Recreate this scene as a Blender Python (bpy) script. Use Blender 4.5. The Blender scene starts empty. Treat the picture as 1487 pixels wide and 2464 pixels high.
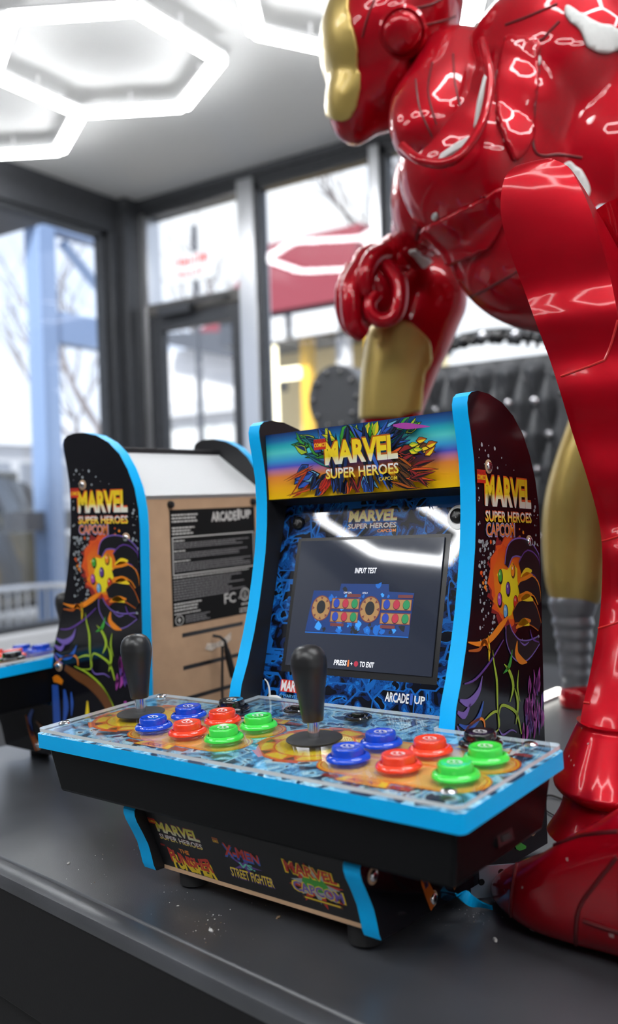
import bpy, bmesh, math, random
from mathutils import Vector, Matrix
from mathutils.bvhtree import BVHTree
random.seed(7)
S = bpy.context.scene
COL = S.collection

# ------------------------------------------------------------------ camera
CAM = Vector((0.44124, -0.56173, 1.08026))
YAW, PITCH, ROLL = 0.68791 - 0.10039, -0.01047, -0.03303
FPX = 2182.9
def cam_axes():
    cy, sy, cp, sp = math.cos(YAW), math.sin(YAW), math.cos(PITCH), math.sin(PITCH)
    f = Vector((-sy * cp, cy * cp, sp)); r = Vector((cy, sy, 0)); u = r.cross(f)
    return (r * math.cos(ROLL) + u * math.sin(ROLL)), (u * math.cos(ROLL) - r * math.sin(ROLL)), f
CR, CU, CF = cam_axes()
cd = bpy.data.cameras.new('camera'); cam = bpy.data.objects.new('camera', cd); COL.objects.link(cam)
cd.sensor_fit = 'VERTICAL'; cd.sensor_height = 36.0; cd.sensor_width = 36.0; cd.lens = FPX * 36.0 / 2464.0
cd.clip_start = 0.02; cd.clip_end = 300
cam.matrix_world = Matrix(((CR.x, CU.x, -CF.x, CAM.x), (CR.y, CU.y, -CF.y, CAM.y), (CR.z, CU.z, -CF.z, CAM.z), (0, 0, 0, 1)))
cd.dof.use_dof = True; cd.dof.focus_distance = 0.80; cd.dof.aperture_fstop = 3.9; cd.dof.aperture_blades = 0
S.camera = cam
def at(u, v, d):
    """place in the room seen at picture position u, v, at depth d along the view axis"""
    return CAM + CF * d + CR * ((u - 743.5) * d / FPX) + CU * ((1232 - v) * d / FPX)
def at_plane(u, v, axis, val):
    dr = CF + CR * ((u - 743.5) / FPX) + CU * ((1232 - v) / FPX)
    return CAM + dr * ((val - CAM[axis]) / dr[axis])

# ------------------------------------------------------------------ exposure, sky, light levels
S.view_settings.view_transform = 'Standard'; S.view_settings.look = 'None'
S.view_settings.exposure = 0.70; S.view_settings.gamma = 1.0; S.view_settings.use_curve_mapping = False
TUBE = 20.0
SKY = 0.92
w = bpy.data.worlds.new('sky'); S.world = w; w.use_nodes = True
nt = w.node_tree; nt.nodes.clear()
no = nt.nodes.new('ShaderNodeOutputWorld'); nb = nt.nodes.new('ShaderNodeBackground')
tc = nt.nodes.new('ShaderNodeTexCoord'); nz = nt.nodes.new('ShaderNodeTexNoise'); rp = nt.nodes.new('ShaderNodeValToRGB')
nz.inputs['Scale'].default_value = 3.2; nz.inputs['Detail'].default_value = 5
rp.color_ramp.elements[0].position = 0.36; rp.color_ramp.elements[0].color = (0.62, 0.74, 1.0, 1)
rp.color_ramp.elements[1].position = 0.62; rp.color_ramp.elements[1].color = (0.96, 0.97, 1.0, 1)
nt.links.new(tc.outputs['Generated'], nz.inputs['Vector']); nt.links.new(nz.outputs['Fac'], rp.inputs['Fac'])
nt.links.new(rp.outputs['Color'], nb.inputs['Color']); nb.inputs['Strength'].default_value = SKY
nt.links.new(nb.outputs[0], no.inputs[0])

sl = bpy.data.lights.new('sun', 'SUN'); sl.energy = 4.2; sl.angle = math.radians(6); sl.color = (1, .97, .92)
sun = bpy.data.objects.new('sun', sl); COL.objects.link(sun); sun.rotation_euler = Vector((-.35, .75, -.62)).to_track_quat('-Z', 'Y').to_euler()

# ------------------------------------------------------------------ materials
def _new(name):
    m = bpy.data.materials.new(name); m.use_nodes = True
    return m, m.node_tree, m.node_tree.nodes['Principled BSDF']
def mat(name, col, rough=0.5, metal=0.0, coat=0.0, spec=0.5, noise=0.0, nscale=40.0, bump=0.0, bscale=200.0, coat_rough=0.03):
    m, t, b = _new(name)
    b.inputs['Base Color'].default_value = (*col, 1); b.inputs['Roughness'].default_value = rough
    b.inputs['Metallic'].default_value = metal; b.inputs['Coat Weight'].default_value = coat
    b.inputs['Coat Roughness'].default_value = coat_rough; b.inputs['Specular IOR Level'].default_value = spec
    if noise or bump:
        tcn = t.nodes.new('ShaderNodeTexCoord')
    if noise:
        n = t.nodes.new('ShaderNodeTexNoise'); n.inputs['Scale'].default_value = nscale; n.inputs['Detail'].default_value = 4
        t.links.new(tcn.outputs['Object'], n.inputs['Vector'])
        r = t.nodes.new('ShaderNodeValToRGB'); r.color_ramp.elements[0].position = 0.3; r.color_ramp.elements[1].position = 0.72
        r.color_ramp.elements[0].color = (*[c * (1 - noise) for c in col], 1); r.color_ramp.elements[1].color = (*[min(1, c * (1 + noise)) for c in col], 1)
        t.links.new(n.outputs['Fac'], r.inputs['Fac']); t.links.new(r.outputs['Color'], b.inputs['Base Color'])
    if bump:
        n2 = t.nodes.new('ShaderNodeTexNoise'); n2.inputs['Scale'].default_value = bscale; n2.inputs['Detail'].default_value = 3
        t.links.new(tcn.outputs['Object'], n2.inputs['Vector'])
        bp = t.nodes.new('ShaderNodeBump'); bp.inputs['Strength'].default_value = bump; bp.inputs['Distance'].default_value = 0.001
        t.links.new(n2.outputs['Fac'], bp.inputs['Height']); t.links.new(bp.outputs['Normal'], b.inputs['Normal'])
    return m
def emit(name, col, strength):
    m, t, b = _new(name)
    b.inputs['Base Color'].default_value = (*[c * 0.5 for c in col], 1)
    b.inputs['Emission Color'].default_value = (*col, 1); b.inputs['Emission Strength'].default_value = strength
    return m
def grad(name, stops, axis='Z', rough=0.3, coat=0.6):
    """a printed colour blend along one axis of the part: stops = [(coordinate, colour), ...]"""
    m, t, b = _new(name)
    tcn = t.nodes.new('ShaderNodeTexCoord'); sx = t.nodes.new('ShaderNodeSeparateXYZ'); mr = t.nodes.new('ShaderNodeMapRange')
    r = t.nodes.new('ShaderNodeValToRGB')
    lo, hi = stops[0][0], stops[-1][0]
    mr.inputs['From Min'].default_value = lo; mr.inputs['From Max'].default_value = hi
    t.links.new(tcn.outputs['Object'], sx.inputs[0]); t.links.new(sx.outputs[axis], mr.inputs['Value']); t.links.new(mr.outputs[0], r.inputs['Fac'])
    e = r.color_ramp.elements
    while len(e) < len(stops): e.new(0.5)
    for i, (z, c) in enumerate(stops):
        e[i].position = (z - lo) / (hi - lo); e[i].color = (*c, 1)
    t.links.new(r.outputs['Color'], b.inputs['Base Color'])
    b.inputs['Roughness'].default_value = rough; b.inputs['Coat Weight'].default_value = coat
    return m
def comic(name, cols, scale, rough=0.25, coat=0.8, seed=0.0, cell=18.0, hatch=0.55):
    """printed page of small panels filled with ink shapes: cols = (ink, dark, mid, light, line)"""
    m, t, b = _new(name); N = t.nodes.new; L = t.links.new
    tcn = N('ShaderNodeTexCoord'); mp = N('ShaderNodeMapping'); mp.inputs['Location'].default_value = (seed, seed * 1.7, seed * 0.6)
    L(tcn.outputs['Object'], mp.inputs['Vector'])
    vo = N('ShaderNodeTexVoronoi'); vo.distance = 'CHEBYCHEV'; vo.inputs['Scale'].default_value = cell; vo.inputs['Randomness'].default_value = 0.75
    L(mp.outputs[0], vo.inputs['Vector'])
    v2 = N('ShaderNodeTexVoronoi'); v2.distance = 'CHEBYCHEV'; v2.feature = 'F2'; v2.inputs['Scale'].default_value = cell; v2.inputs['Randomness'].default_value = 0.75
    L(mp.outputs[0], v2.inputs['Vector'])
    off = N('ShaderNodeVectorMath'); off.operation = 'MULTIPLY_ADD'; off.inputs[1].default_value = (3, 3, 3)
    L(vo.outputs['Color'], off.inputs[0]); L(mp.outputs[0], off.inputs[2])
    n = N('ShaderNodeTexNoise'); n.inputs['Scale'].default_value = scale; n.inputs['Detail'].default_value = 1.6; n.inputs['Distortion'].default_value = 1.9
    L(off.outputs[0], n.inputs['Vector'])
    wv = N('ShaderNodeTexNoise'); wv.inputs['Scale'].default_value = scale * 2.6; wv.inputs['Detail'].default_value = 1.0; wv.inputs['Distortion'].default_value = 3.0
    L(off.outputs[0], wv.inputs['Vector'])
    r = N('ShaderNodeValToRGB'); r.color_ramp.interpolation = 'CONSTANT'
    e = r.color_ramp.elements
    while len(e) < 5: e.new(0.5)
    for i, (p, c) in enumerate(((0, cols[0]), (0.42, cols[1]), (0.485, cols[2]), (0.56, cols[3]), (0.615, cols[0]))):
        e[i].position = p; e[i].color = (*c, 1)
    L(n.outputs['Fac'], r.inputs['Fac'])
    r2 = N('ShaderNodeValToRGB'); r2.color_ramp.interpolation = 'CONSTANT'
    e = r2.color_ramp.elements; e.new(0.5)
    for i, (p, c) in enumerate(((0, 0.0), (0.47, 1.0), (0.53, 0.0))): e[i].position = p; e[i].color = (c, c, c, 1)
    L(wv.outputs['Fac'], r2.inputs['Fac'])
    mx = N('ShaderNodeMix'); mx.data_type = 'RGBA'; mx.inputs['B'].default_value = (*cols[0], 1)
    ml = N('ShaderNodeMath'); ml.operation = 'MULTIPLY'; ml.inputs[1].default_value = hatch
    L(r2.outputs['Color'], ml.inputs[0]); L(ml.outputs[0], mx.inputs['Factor']); L(r.outputs['Color'], mx.inputs['A'])
    sb = N('ShaderNodeMath'); sb.operation = 'SUBTRACT'; L(v2.outputs['Distance'], sb.inputs[0]); L(vo.outputs['Distance'], sb.inputs[1])
    lt = N('ShaderNodeMath'); lt.operation = 'LESS_THAN'; lt.inputs[1].default_value = 0.035; L(sb.outputs[0], lt.inputs[0])
    mx2 = N('ShaderNodeMix'); mx2.data_type = 'RGBA'; mx2.inputs['B'].default_value = (*cols[4], 1)
    L(lt.outputs[0], mx2.inputs['Factor']); L(mx.outputs['Result'], mx2.inputs['A'])
    L(mx2.outputs['Result'], b.inputs['Base Color'])
    b.inputs['Roughness'].default_value = rough; b.inputs['Coat Weight'].default_value = coat; b.inputs['Coat Roughness'].default_value = .015; b.inputs['Specular IOR Level'].default_value = .1
    return m
def clear(name, tint=(1, 1, 1), ior=1.5, rough=0.0):
    """clear sheet: lets light through and reflects by the angle it is seen at"""
    m = bpy.data.materials.new(name); m.use_nodes = True; t = m.node_tree; t.nodes.clear(); N = t.nodes.new; L = t.links.new
    o = N('ShaderNodeOutputMaterial'); mx = N('ShaderNodeMixShader'); f = N('ShaderNodeFresnel'); tr = N('ShaderNodeBsdfTransparent'); g = N('ShaderNodeBsdfGlossy')
    ge = N('ShaderNodeNewGeometry'); mi = N('ShaderNodeMix'); mi.inputs['A'].default_value = ior; mi.inputs['B'].default_value = 1 / ior
    L(ge.outputs['Backfacing'], mi.inputs['Factor']); L(mi.outputs['Result'], f.inputs['IOR']); tr.inputs['Color'].default_value = (*tint, 1); g.inputs['Roughness'].default_value = rough
    L(f.outputs[0], mx.inputs[0]); L(tr.outputs[0], mx.inputs[1]); L(g.outputs[0], mx.inputs[2]); L(mx.outputs[0], o.inputs[0])
    return m

# ------------------------------------------------------------------ mesh builder
_tc = {}
def text_mesh(s, bold=0.0, shear=0.0, space=1.0):
    k = (s, bold, shear, space)
    if k in _tc: return _tc[k]
    cu = bpy.data.curves.new('lettering', 'FONT'); cu.body = s; cu.offset = bold; cu.shear = shear; cu.resolution_u = 2; cu.space_character = space
    ob = bpy.data.objects.new('lettering', cu); COL.objects.link(ob)
    bpy.context.view_layer.update()
    me = bpy.data.meshes.new_from_object(ob.evaluated_get(bpy.context.evaluated_depsgraph_get()))
    vs = [(v.co.x, v.co.y) for v in me.vertices]; fs = [tuple(p.vertices) for p in me.polygons]
    bpy.data.objects.remove(ob); bpy.data.curves.remove(cu); bpy.data.meshes.remove(me)
    x0, x1 = min(v[0] for v in vs), max(v[0] for v in vs); y0, y1 = min(v[1] for v in vs), max(v[1] for v in vs)
    vs = [((x - x0) / (x1 - x0), (y - y0) / (y1 - y0)) for x, y in vs]
    _tc[k] = (vs, fs); return _tc[k]
class MB:
    def __init__(s): s.v = []; s.f = []; s.m = []; s.sm = []; s.mats = []
    def mi(s, m):
        if m not in s.mats: s.mats.append(m)
        return s.mats.index(m)
    def add(s, vs, fs, m, smooth=False, M=None):
        b = len(s.v); k = s.mi(m)
        s.v += [tuple(M @ Vector(p)) if M else tuple(p) for p in vs]
        for f in fs: s.f.append(tuple(b + i for i in f)); s.m.append(k); s.sm.append(smooth)
    def poly(s, pts, m): s.add(pts, [tuple(range(len(pts)))], m)
    def box(s, x0, x1, y0, y1, z0, z1, m, M=None):
        vs = [(x, y, z) for x in (x0, x1) for y in (y0, y1) for z in (z0, z1)]
        s.add(vs, [(0, 1, 3, 2), (4, 6, 7, 5), (0, 4, 5, 1), (2, 3, 7, 6), (0, 2, 6, 4), (1, 5, 7, 3)], m, False, M)
    def hexa(s, q, m, M=None):
        """eight corners: four of the lower face, then four of the upper face, same order"""
        s.add(q, [(3, 2, 1, 0), (4, 5, 6, 7), (0, 1, 5, 4), (1, 2, 6, 5), (2, 3, 7, 6), (3, 0, 4, 7)], m, False, M)
    def prism(s, prof, a, b, put, m_side, m_a=None, m_b=None, smooth=True, M=None):
        """profile swept from a to b; put(p, q, t) makes the 3D point"""
        n = len(prof)
        A = [put(p, q, a) for p, q in prof]; B = [put(p, q, b) for p, q in prof]
        s.add(A + B, [(i, (i + 1) % n, n + (i + 1) % n, n + i) for i in range(n)], m_side, smooth, M)
        s.add(A, [tuple(reversed(range(n)))], m_a or m_side, False, M); s.add(B, [tuple(range(n))], m_b or m_side, False, M)
    def lathe(s, prof, M, m, n=32, cap=True):
        """prof = [(radius, height)...] turned about local z of M"""
        vs = []; fs = []
        for r, h in prof:
            for i in range(n): a = 2 * math.pi * i / n; vs.append((r * math.cos(a), r * math.sin(a), h))
        for j in range(len(prof) - 1):
            for i in range(n): k = (i + 1) % n; fs.append((j * n + i, j * n + k, (j + 1) * n + k, (j + 1) * n + i))
        if cap:
            fs.append(tuple(reversed(range(n)))); fs.append(tuple((len(prof) - 1) * n + i for i in range(n)))
        s.add(vs, fs, m, True, M)
    def tube(s, path, r, m, n=8, closed=False, flat=None):
        P = [Vector(p) for p in path]; k = len(P); R = r if isinstance(r, (list, tuple)) else [r] * k
        vs = []; fs = []; up = None
        for i in range(k):
            d = (P[(i + 1) % k] - P[i - 1]) if closed else (P[min(i + 1, k - 1)] - P[max(i - 1, 0)])
            d.normalize()
            if up is None: up = Vector((0, 0, 1)) if abs(d.z) < 0.9 else Vector((1, 0, 0))
            a = d.cross(up)
            if a.length < 1e-6: a = d.cross(Vector((0, 1, 0)))
            a.normalize(); c = a.cross(d); c.normalize(); up = c
            for j in range(n):
                t = 2 * math.pi * j / n; vs.append(tuple(P[i] + a * (R[i] * math.cos(t)) + c * (R[i] * (flat or 1) * math.sin(t))))
        for i in range(k if closed else k - 1):
            i2 = (i + 1) % k
            for j in range(n): j2 = (j + 1) % n; fs.append((i * n + j, i * n + j2, i2 * n + j2, i2 * n + j))
        if not closed: fs.append(tuple(reversed(range(n)))); fs.append(tuple((k - 1) * n + j for j in range(n)))
        s.add(vs, fs, m, True)
    def text(s, t, O, U, V, w, h, m, bold=0.0, shear=0.0, space=1.0, warp=None):
        vs, fs = text_mesh(t, bold, shear, space); O, U, V = Vector(O), Vector(U), Vector(V)
        if warp: vs = [warp(x, y) for x, y in vs]
        s.add([tuple(O + U * (x * w) + V * (y * h)) for x, y in vs], fs, m)
    def build(s, name, parent=None, bevel=0.0, seg=2, angle=40, sub=0, recalc=True):
        me = bpy.data.meshes.new(name); me.from_pydata(s.v, [], s.f)
        for m in s.mats: me.materials.append(m)
        for p, k, q in zip(me.polygons, s.m, s.sm): p.material_index = k; p.use_smooth = q or bool(bevel)
        if recalc:
            bm = bmesh.new(); bm.from_mesh(me); bmesh.ops.remove_doubles(bm, verts=bm.verts, dist=1e-6); bmesh.ops.recalc_face_normals(bm, faces=bm.faces); bm.to_mesh(me); bm.free()
        me.update()
        try: me.set_sharp_from_angle(angle=math.radians(angle))
        except Exception: pass
        o = bpy.data.objects.new(name, me); COL.objects.link(o)
        if parent: o.parent = parent
        if bevel:
            b = o.modifiers.new('bevel', 'BEVEL'); b.width = bevel; b.segments = seg; b.limit_method = 'ANGLE'; b.angle_limit = math.radians(35); b.use_clamp_overlap = True
        if sub:
            q = o.modifiers.new('smooth', 'SUBSURF'); q.levels = sub; q.render_levels = sub
        return o
def thing(name, label, cat, M=None, group=None):
    o = bpy.data.objects.new(name, None); COL.objects.link(o); o.empty_display_size = 0.05
    if M: o.matrix_world = M
    return tag(o, label, cat, group)
def tag(o, label, cat, group=None):
    o['label'] = label; o['category'] = cat
    if group: o['group'] = group
    return o
def struct(o): o['kind'] = 'structure'; return o
def copy_tree(o, parent=None):
    c = o.copy(); COL.objects.link(c); c.parent = parent
    for ch in o.children: copy_tree(ch, c)
    return c
def T(x, y, z): return Matrix.Translation((x, y, z))
def RX(a): return Matrix.Rotation(a, 4, 'X')
def RY(a): return Matrix.Rotation(a, 4, 'Y')
def RZ(a): return Matrix.Rotation(a, 4, 'Z')
def frame(O, U, V, Wd):
    U, V, Wd = Vector(U), Vector(V), Vector(Wd)
    return Matrix(((U.x, V.x, Wd.x, O[0]), (U.y, V.y, Wd.y, O[1]), (U.z, V.z, Wd.z, O[2]), (0, 0, 0, 1)))
# ------------------------------------------------------------------ room shell
M_frame = mat('dark frame paint', (0.035, 0.037, 0.042), 0.45, noise=0.2)
M_alu = mat('brushed aluminium', (0.55, 0.56, 0.58), 0.32, 0.9)
M_ceil = mat('ceiling paint', (0.66, 0.66, 0.65), 0.75, bump=0.05)
M_wall = mat('wall paint', (0.62, 0.62, 0.62), 0.7)
M_floor = mat('pale floor tile', (0.20, 0.20, 0.195), 0.3, noise=0.12, nscale=3)
M_sill = mat('white sill', (0.72, 0.72, 0.72), 0.4)
M_dwall = mat('dark low wall', (0.12, 0.12, 0.125), 0.6)
M_glass = clear('window glass', (0.97, 0.985, 0.99))
M_rail = mat('bronze rail', (0.09, 0.085, 0.08), 0.5)
XL, YB, XR, YF, ZC = -2.95, 2.93, 3.2, -4.2, 2.68
b = MB(); b.box(XL - .12, XR + .12, YF - .12, YB + .12, -.1, 0, M_floor); struct(b.build('floor'))
b = MB(); b.box(XL - .12, XR + .12, YF - .12, YB + .12, ZC, ZC + .1, M_ceil); struct(b.build('ceiling'))
b = MB(); b.box(XR, XR + .12, YF - .12, YB + .12, 0, ZC, M_wall); struct(b.build('wall_right'))
b = MB(); b.box(XL - .12, XR, YF - .12, YF, 0, ZC, M_dwall); struct(b.build('wall_front'))
# left glazed side: low wall with sill, dark head beam, panes
b = MB(); b.box(XL - .12, XL, YF, YB, 0, .44, M_dwall); b.box(XL - .12, XL, YF, YB + .12, 2.50, ZC, M_frame); b.box(XL - .12, XL, YF, YB - 2.36, .44, 2.5, M_dwall); struct(b.build('wall_left'))
b = MB(); b.box(XL - .14, XL + .05, YF, YB - .1, .44, .53, M_sill); struct(b.build('trim_1', bevel=.006))
b = MB(); b.box(XL - .10, XL + .06, YB - .10, YB + .12, 0, ZC, M_frame); b.box(XL - .10, XL + .012, YB - .16, YB - .10, .44, 2.5, M_frame)
struct(b.build('trim_2', bevel=.004))
for k, (y0, y1) in enumerate(((YB - 2.3, YB - .16),)):
    wdw = MB()
    for a, c in ((y0, y0 + .03), (y1 - .03, y1)): wdw.box(XL - .08, XL - .02, a, c, .53, 2.5, M_frame)
    wdw.box(XL - .08, XL - .02, y0, y1, .53, .56, M_frame); wdw.box(XL - .08, XL - .02, y0, y1, 2.47, 2.5, M_frame)
    o = struct(wdw.build('window_%d' % (k + 1)))
    g = MB(); g.box(XL - .054, XL - .046, y0 + .03, y1 - .03, .56, 2.47, M_glass); g.build('pane', o)
    if k < 1:
        b = MB(); b.box(XL - .10, XL + .01, y0 - .06, y0, .44, 2.5, M_frame); struct(b.build('trim_%d' % (3 + k), bevel=.003))
# back glazed side
b = MB(); b.box(XL - .12, XR, YB, YB + .12, 2.61, ZC, M_frame); b.box(XL, XR, YB - .015, YB, 2.64, ZC, M_frame)
b.box(-2.13, XR, YB, YB + .12, 0, .12, M_frame); struct(b.build('wall_back', bevel=.003))
# door by the corner: light above, closer on the rail, glazed leaf
d = MB(); d.box(-2.89, -2.855, YB, YB + .10, 0, 2.61, M_alu); d.box(-2.855, -2.24, YB, YB + .10, 2.075, 2.13, M_rail); d.box(-2.855, -2.24, YB, YB + .10, 2.59, 2.61, M_frame)
d.box(-2.855, -2.84, YB, YB + .10, 2.13, 2.59, M_alu)
dr = struct(d.build('door_1', bevel=.003))
d = MB(); d.box(-2.84, -2.24, YB + .03, YB + .04, 2.13, 2.59, M_glass); d.build('transom_pane', dr)
d = MB(); d.box(-2.85, -2.77, YB + .01, YB + .06, .02, 2.065, M_frame); d.box(-2.31, -2.245, YB + .01, YB + .06, .02, 2.065, M_frame)
d.box(-2.77, -2.31, YB + .01, YB + .06, 1.99, 2.065, M_frame); d.box(-2.77, -2.31, YB + .01, YB + .06, .02, .22, M_frame); lf = d.build('door_leaf', dr, bevel=.003)
d = MB(); d.box(-2.77, -2.31, YB + .03, YB + .04, .22, 1.99, M_glass); d.build('pane', lf)
d = MB(); d.box(-2.74, -2.53, YB - .05, YB + .008, 2.05, 2.10, M_frame); d.tube([(-2.55, YB - .03, 2.085), (-2.40, YB - .07, 2.09), (-2.30, YB - .01, 2.10)], .008, M_frame); d.build('door_closer', dr, bevel=.004)
d = MB(); d.tube([(-2.335, YB - .0, .85), (-2.335, YB - .055, .87), (-2.335, YB - .055, 1.13), (-2.335, YB - .0, 1.15)], .011, M_alu); d.build('door_handle', dr)
xs = [-2.14, -1.45, -.45, .55, 1.55, 2.55]
for k, x in enumerate(xs):
    b = MB(); b.box(x - .10 if k == 0 else x - .05, x, YB - .01, YB + .11, 0, 2.64, M_alu if k == 0 else M_frame)
    if k: b.box(x - .05, x, YB - .022, YB - .01, 0, 2.62, M_alu)
    struct(b.build('trim_%d' % (6 + k), bevel=.003))
    x1 = xs[k + 1] - .05 if k + 1 < len(xs) else XR
    wdw = MB()
    for a, c in ((x, x + .02), (x1 - .02, x1)): wdw.box(a, c, YB + .01, YB + .07, .12, 2.61, M_frame)
    wdw.box(x, x1, YB + .01, YB + .07, .12, .15, M_frame); wdw.box(x, x1, YB + .01, YB + .07, 2.58, 2.61, M_frame)
    o = struct(wdw.build('window_%d' % (4 + k)))
    g = MB(); g.box(x + .02, x1 - .02, YB + .036, YB + .044, .15, 2.58, M_glass); g.build('pane', o)

# ------------------------------------------------------------------ honeycomb tube lights under the ceiling
M_tube = emit('lit diffuser', (0.97, 0.985, 1.0), TUBE)
M_back = mat('white light housing', (0.8, 0.8, 0.8), 0.4)
ZT = 2.62
HALF = .027
def light_fixture(label, cells, ang, side=.40):
    """cells = hexagon centres of one linked honeycomb; an edge shared by two cells is one tube"""
    root = thing('honeycomb_ceiling_light', label, 'ceiling light', T(cells[0][0], cells[0][1], ZT), 'honeycomb ceiling lights')
    done = set()
    for cx, cy in cells:
        vs = [(cx + side * math.cos(ang + math.pi / 3 * i), cy + side * math.sin(ang + math.pi / 3 * i)) for i in range(6)]
        for i in range(6):
            a, c = vs[i], vs[(i + 1) % 6]; key = tuple(sorted(((round(a[0], 2), round(a[1], 2)), (round(c[0], 2), round(c[1], 2)))))
            mid = (round((a[0] + c[0]) / 2, 1), round((a[1] + c[1]) / 2, 1))
            if mid in done: continue
            done.add(mid)
            A = Vector((a[0] - cells[0][0], a[1] - cells[0][1], 0)); B = Vector((c[0] - cells[0][0], c[1] - cells[0][1], 0))
            d = (B - A).normalized(); n = Vector((-d.y, d.x, 0)); k = HALF * .577
            q = []
            for z in (-.024, .0):
                q += [A + n * HALF + d * -k * 0 + Vector((0, 0, z)), B + n * HALF + Vector((0, 0, z)), B - n * HALF + Vector((0, 0, z)), A - n * HALF + Vector((0, 0, z))]
            m = MB(); m.hexa(q, M_tube); tb = m.build('light_tube', root, bevel=.012, seg=3)
            q2 = [(A + (B - A) * t_ + n * (HALF * 1.03 * sg_) + Vector((0, 0, z_))) for z_ in (-.006, .006) for t_, sg_ in ((.01, 1), (.99, 1), (.99, -1), (.01, -1))]  # housing shaped to hold the tube's glow off the ceiling
            m = MB(); m.hexa(q2, M_back); m.build('tube_housing', tb)
            m = MB(); c0 = (A + B) / 2
            for e in (0,):
                pc = c0 + d * (side * e); m.lathe([(.006, .022), (.006, ZC - ZT)], T(*pc), M_back, 10)
            m.build('hanger', tb)
    return root
s3 = .4 * math.sqrt(3)
light_fixture('linked honeycomb of bright white tubes above the left window corner', [(-1.85, 1.70), (-1.85 - s3, 1.70)], math.pi / 6)
light_fixture('bright white hexagon tube light right of the left honeycomb, behind the statue head', [(-.90, 1.833)], 0)
light_fixture('bright honeycomb tube light above and behind the camera, mirrored in the dark screen', [(-2.36, -2.2), (-2.36 + .693 * .97, -2.2 + .693 * .225)], math.radians(43))
light_fixture('added bright hexagon tube light above the display table, out of view', [(.55, .35), (1.24, .35)], math.pi / 6)  # unseen fixture, added to brighten table and deck
light_fixture('added bright hexagon tube light above the near room, unseen right of the camera', [(1.6, -1.6), (1.6 + s3, -1.6)], math.pi / 6)  # added out of view to light the cabinet fronts
light_fixture('added bright hexagon tube light above the near room, unseen behind the camera', [(-.3, -1.3), (-.3 + s3, -1.3)], math.pi / 6)  # another unseen addition for more frontal light
light_fixture('added bright hexagon tube light above the window side of the near room, out of view', [(-1.9, -.5)], math.pi / 6)  # added unseen, more light from the window side
# ------------------------------------------------------------------ black display table
M_tab = mat('black laminate', (0.055, 0.058, 0.066), 0.34, spec=1.0, noise=0.25, nscale=9, bump=0.12, bscale=900)
M_tabf = mat('black board side', (0.013, 0.013, 0.0145), 0.55, spec=.2, bump=0.1, bscale=600)
M_leg = mat('black steel', (0.03, 0.03, 0.03), 0.4)
ZT0 = .75
tabM = T(-.26, -.038, 0) @ RZ(math.radians(-8.5))
tb = thing('display_table', 'long black display table carrying the arcade cabinets and the red statue', 'table', tabM)
b = MB(); b.box(-.42, 2.0, .022, 1.2, ZT0 - .05, ZT0, M_tab); b.build('table_top', tb, bevel=.003)
pf = [(0, ZT0 - .012), (0, ZT0 - .006), (.002, ZT0 - .001), (.007, ZT0 + .0015), (.014, ZT0 + .0015), (.02, ZT0 + .0005), (.0215, ZT0 - .002), (.0215, ZT0 - .012)]
b = MB(); b.prism(pf, -.42, 2.0, lambda p, q, t: (t, p, q), M_tab); b.build('edge_trim', tb)
b = MB(); b.box(-.415, 1.995, .001, .02, ZT0 - .115, ZT0 - .0122, M_tabf); b.build('front_apron', tb, bevel=.001)
b = MB(); b.box(-.415, 1.995, .008, .03, ZT0 - .16, ZT0 - .117, M_tabf); b.box(-.415, -.395, .03, 1.19, ZT0 - .16, ZT0 - .05, M_tabf); b.box(-.395, 1.995, 1.17, 1.19, ZT0 - .16, ZT0 - .05, M_tabf); b.build('under_rail', tb, bevel=.002)
for x in (-.37, 1.93):
    for y in (.10, 1.13):
        b = MB(); b.box(x - .025, x + .025, y - .025, y + .025, 0, ZT0 - .05, M_leg); b.build('leg', tb, bevel=.003)

# ------------------------------------------------------------------ arcade cabinet
BLUE = (0.0, 0.46, 0.96)
M_blue = mat('blue edge band', BLUE, 0.45, spec=.22, bump=0.06, bscale=1500)
M_black = mat('black vinyl board', (0.012, 0.012, 0.014), 0.45, bump=0.05, bscale=1500)
M_tray = mat('black moulded plastic', (0.006, 0.0065, 0.0075), 0.32, bump=0.05, bscale=2500, spec=.12)
M_art = mat('printed black side', (0.006, 0.006, 0.009), 0.10, spec=.5)
M_mdf = mat('raw fibre board', (0.55, 0.355, 0.215), 0.75, noise=0.08, nscale=30)
M_white = mat('white board', (0.56, 0.58, 0.59), 0.55)
M_bk = mat('black plastic', (0.01, 0.01, 0.011), 0.28)
M_rub = mat('black rubber', (0.014, 0.014, 0.015), 0.65)
M_knob = mat('dark grey satin knob', (0.014, 0.014, 0.015), 0.34, bump=0.04, bscale=2500)
M_disc = mat('matte black washer', (0.016, 0.016, 0.017), 0.6, bump=0.1, bscale=2000)
M_steel = mat('polished steel', (0.75, 0.75, 0.77), 0.12, 1.0)
M_acr = clear('clear acrylic', (0.985, 0.99, 0.99), 1.49)
M_acre = mat('acrylic edge', (0.74, 0.78, 0.80), 0.15, coat=0.5)
def ink(name, c, rough=.3, coat=.1): return mat('ink ' + name, c, rough, coat=coat)
I_red = ink('red', (.62, .03, .015)); I_yel = ink('yellow', (.9, .66, .02)); I_or = ink('orange', (.85, .25, .012)); I_wh = ink('white', (.8, .8, .8))
I_pur = ink('purple', (.12, .045, .30)); I_vio = ink('violet', (.19, .12, .46)); I_blu = ink('blue', (.03, .11, .50)); I_grn = ink('green', (.05, .36, .04)); I_lim = ink('lime', (.38, .56, .03))
I_mag = ink('magenta', (.42, .06, .38)); I_blk = ink('black', (.006, .006, .008)); I_gry = ink('grey', (.38, .42, .45)); I_brn = ink('brown', (.14, .05, .015)); I_cor = ink('coral', (.75, .10, .015))
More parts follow.
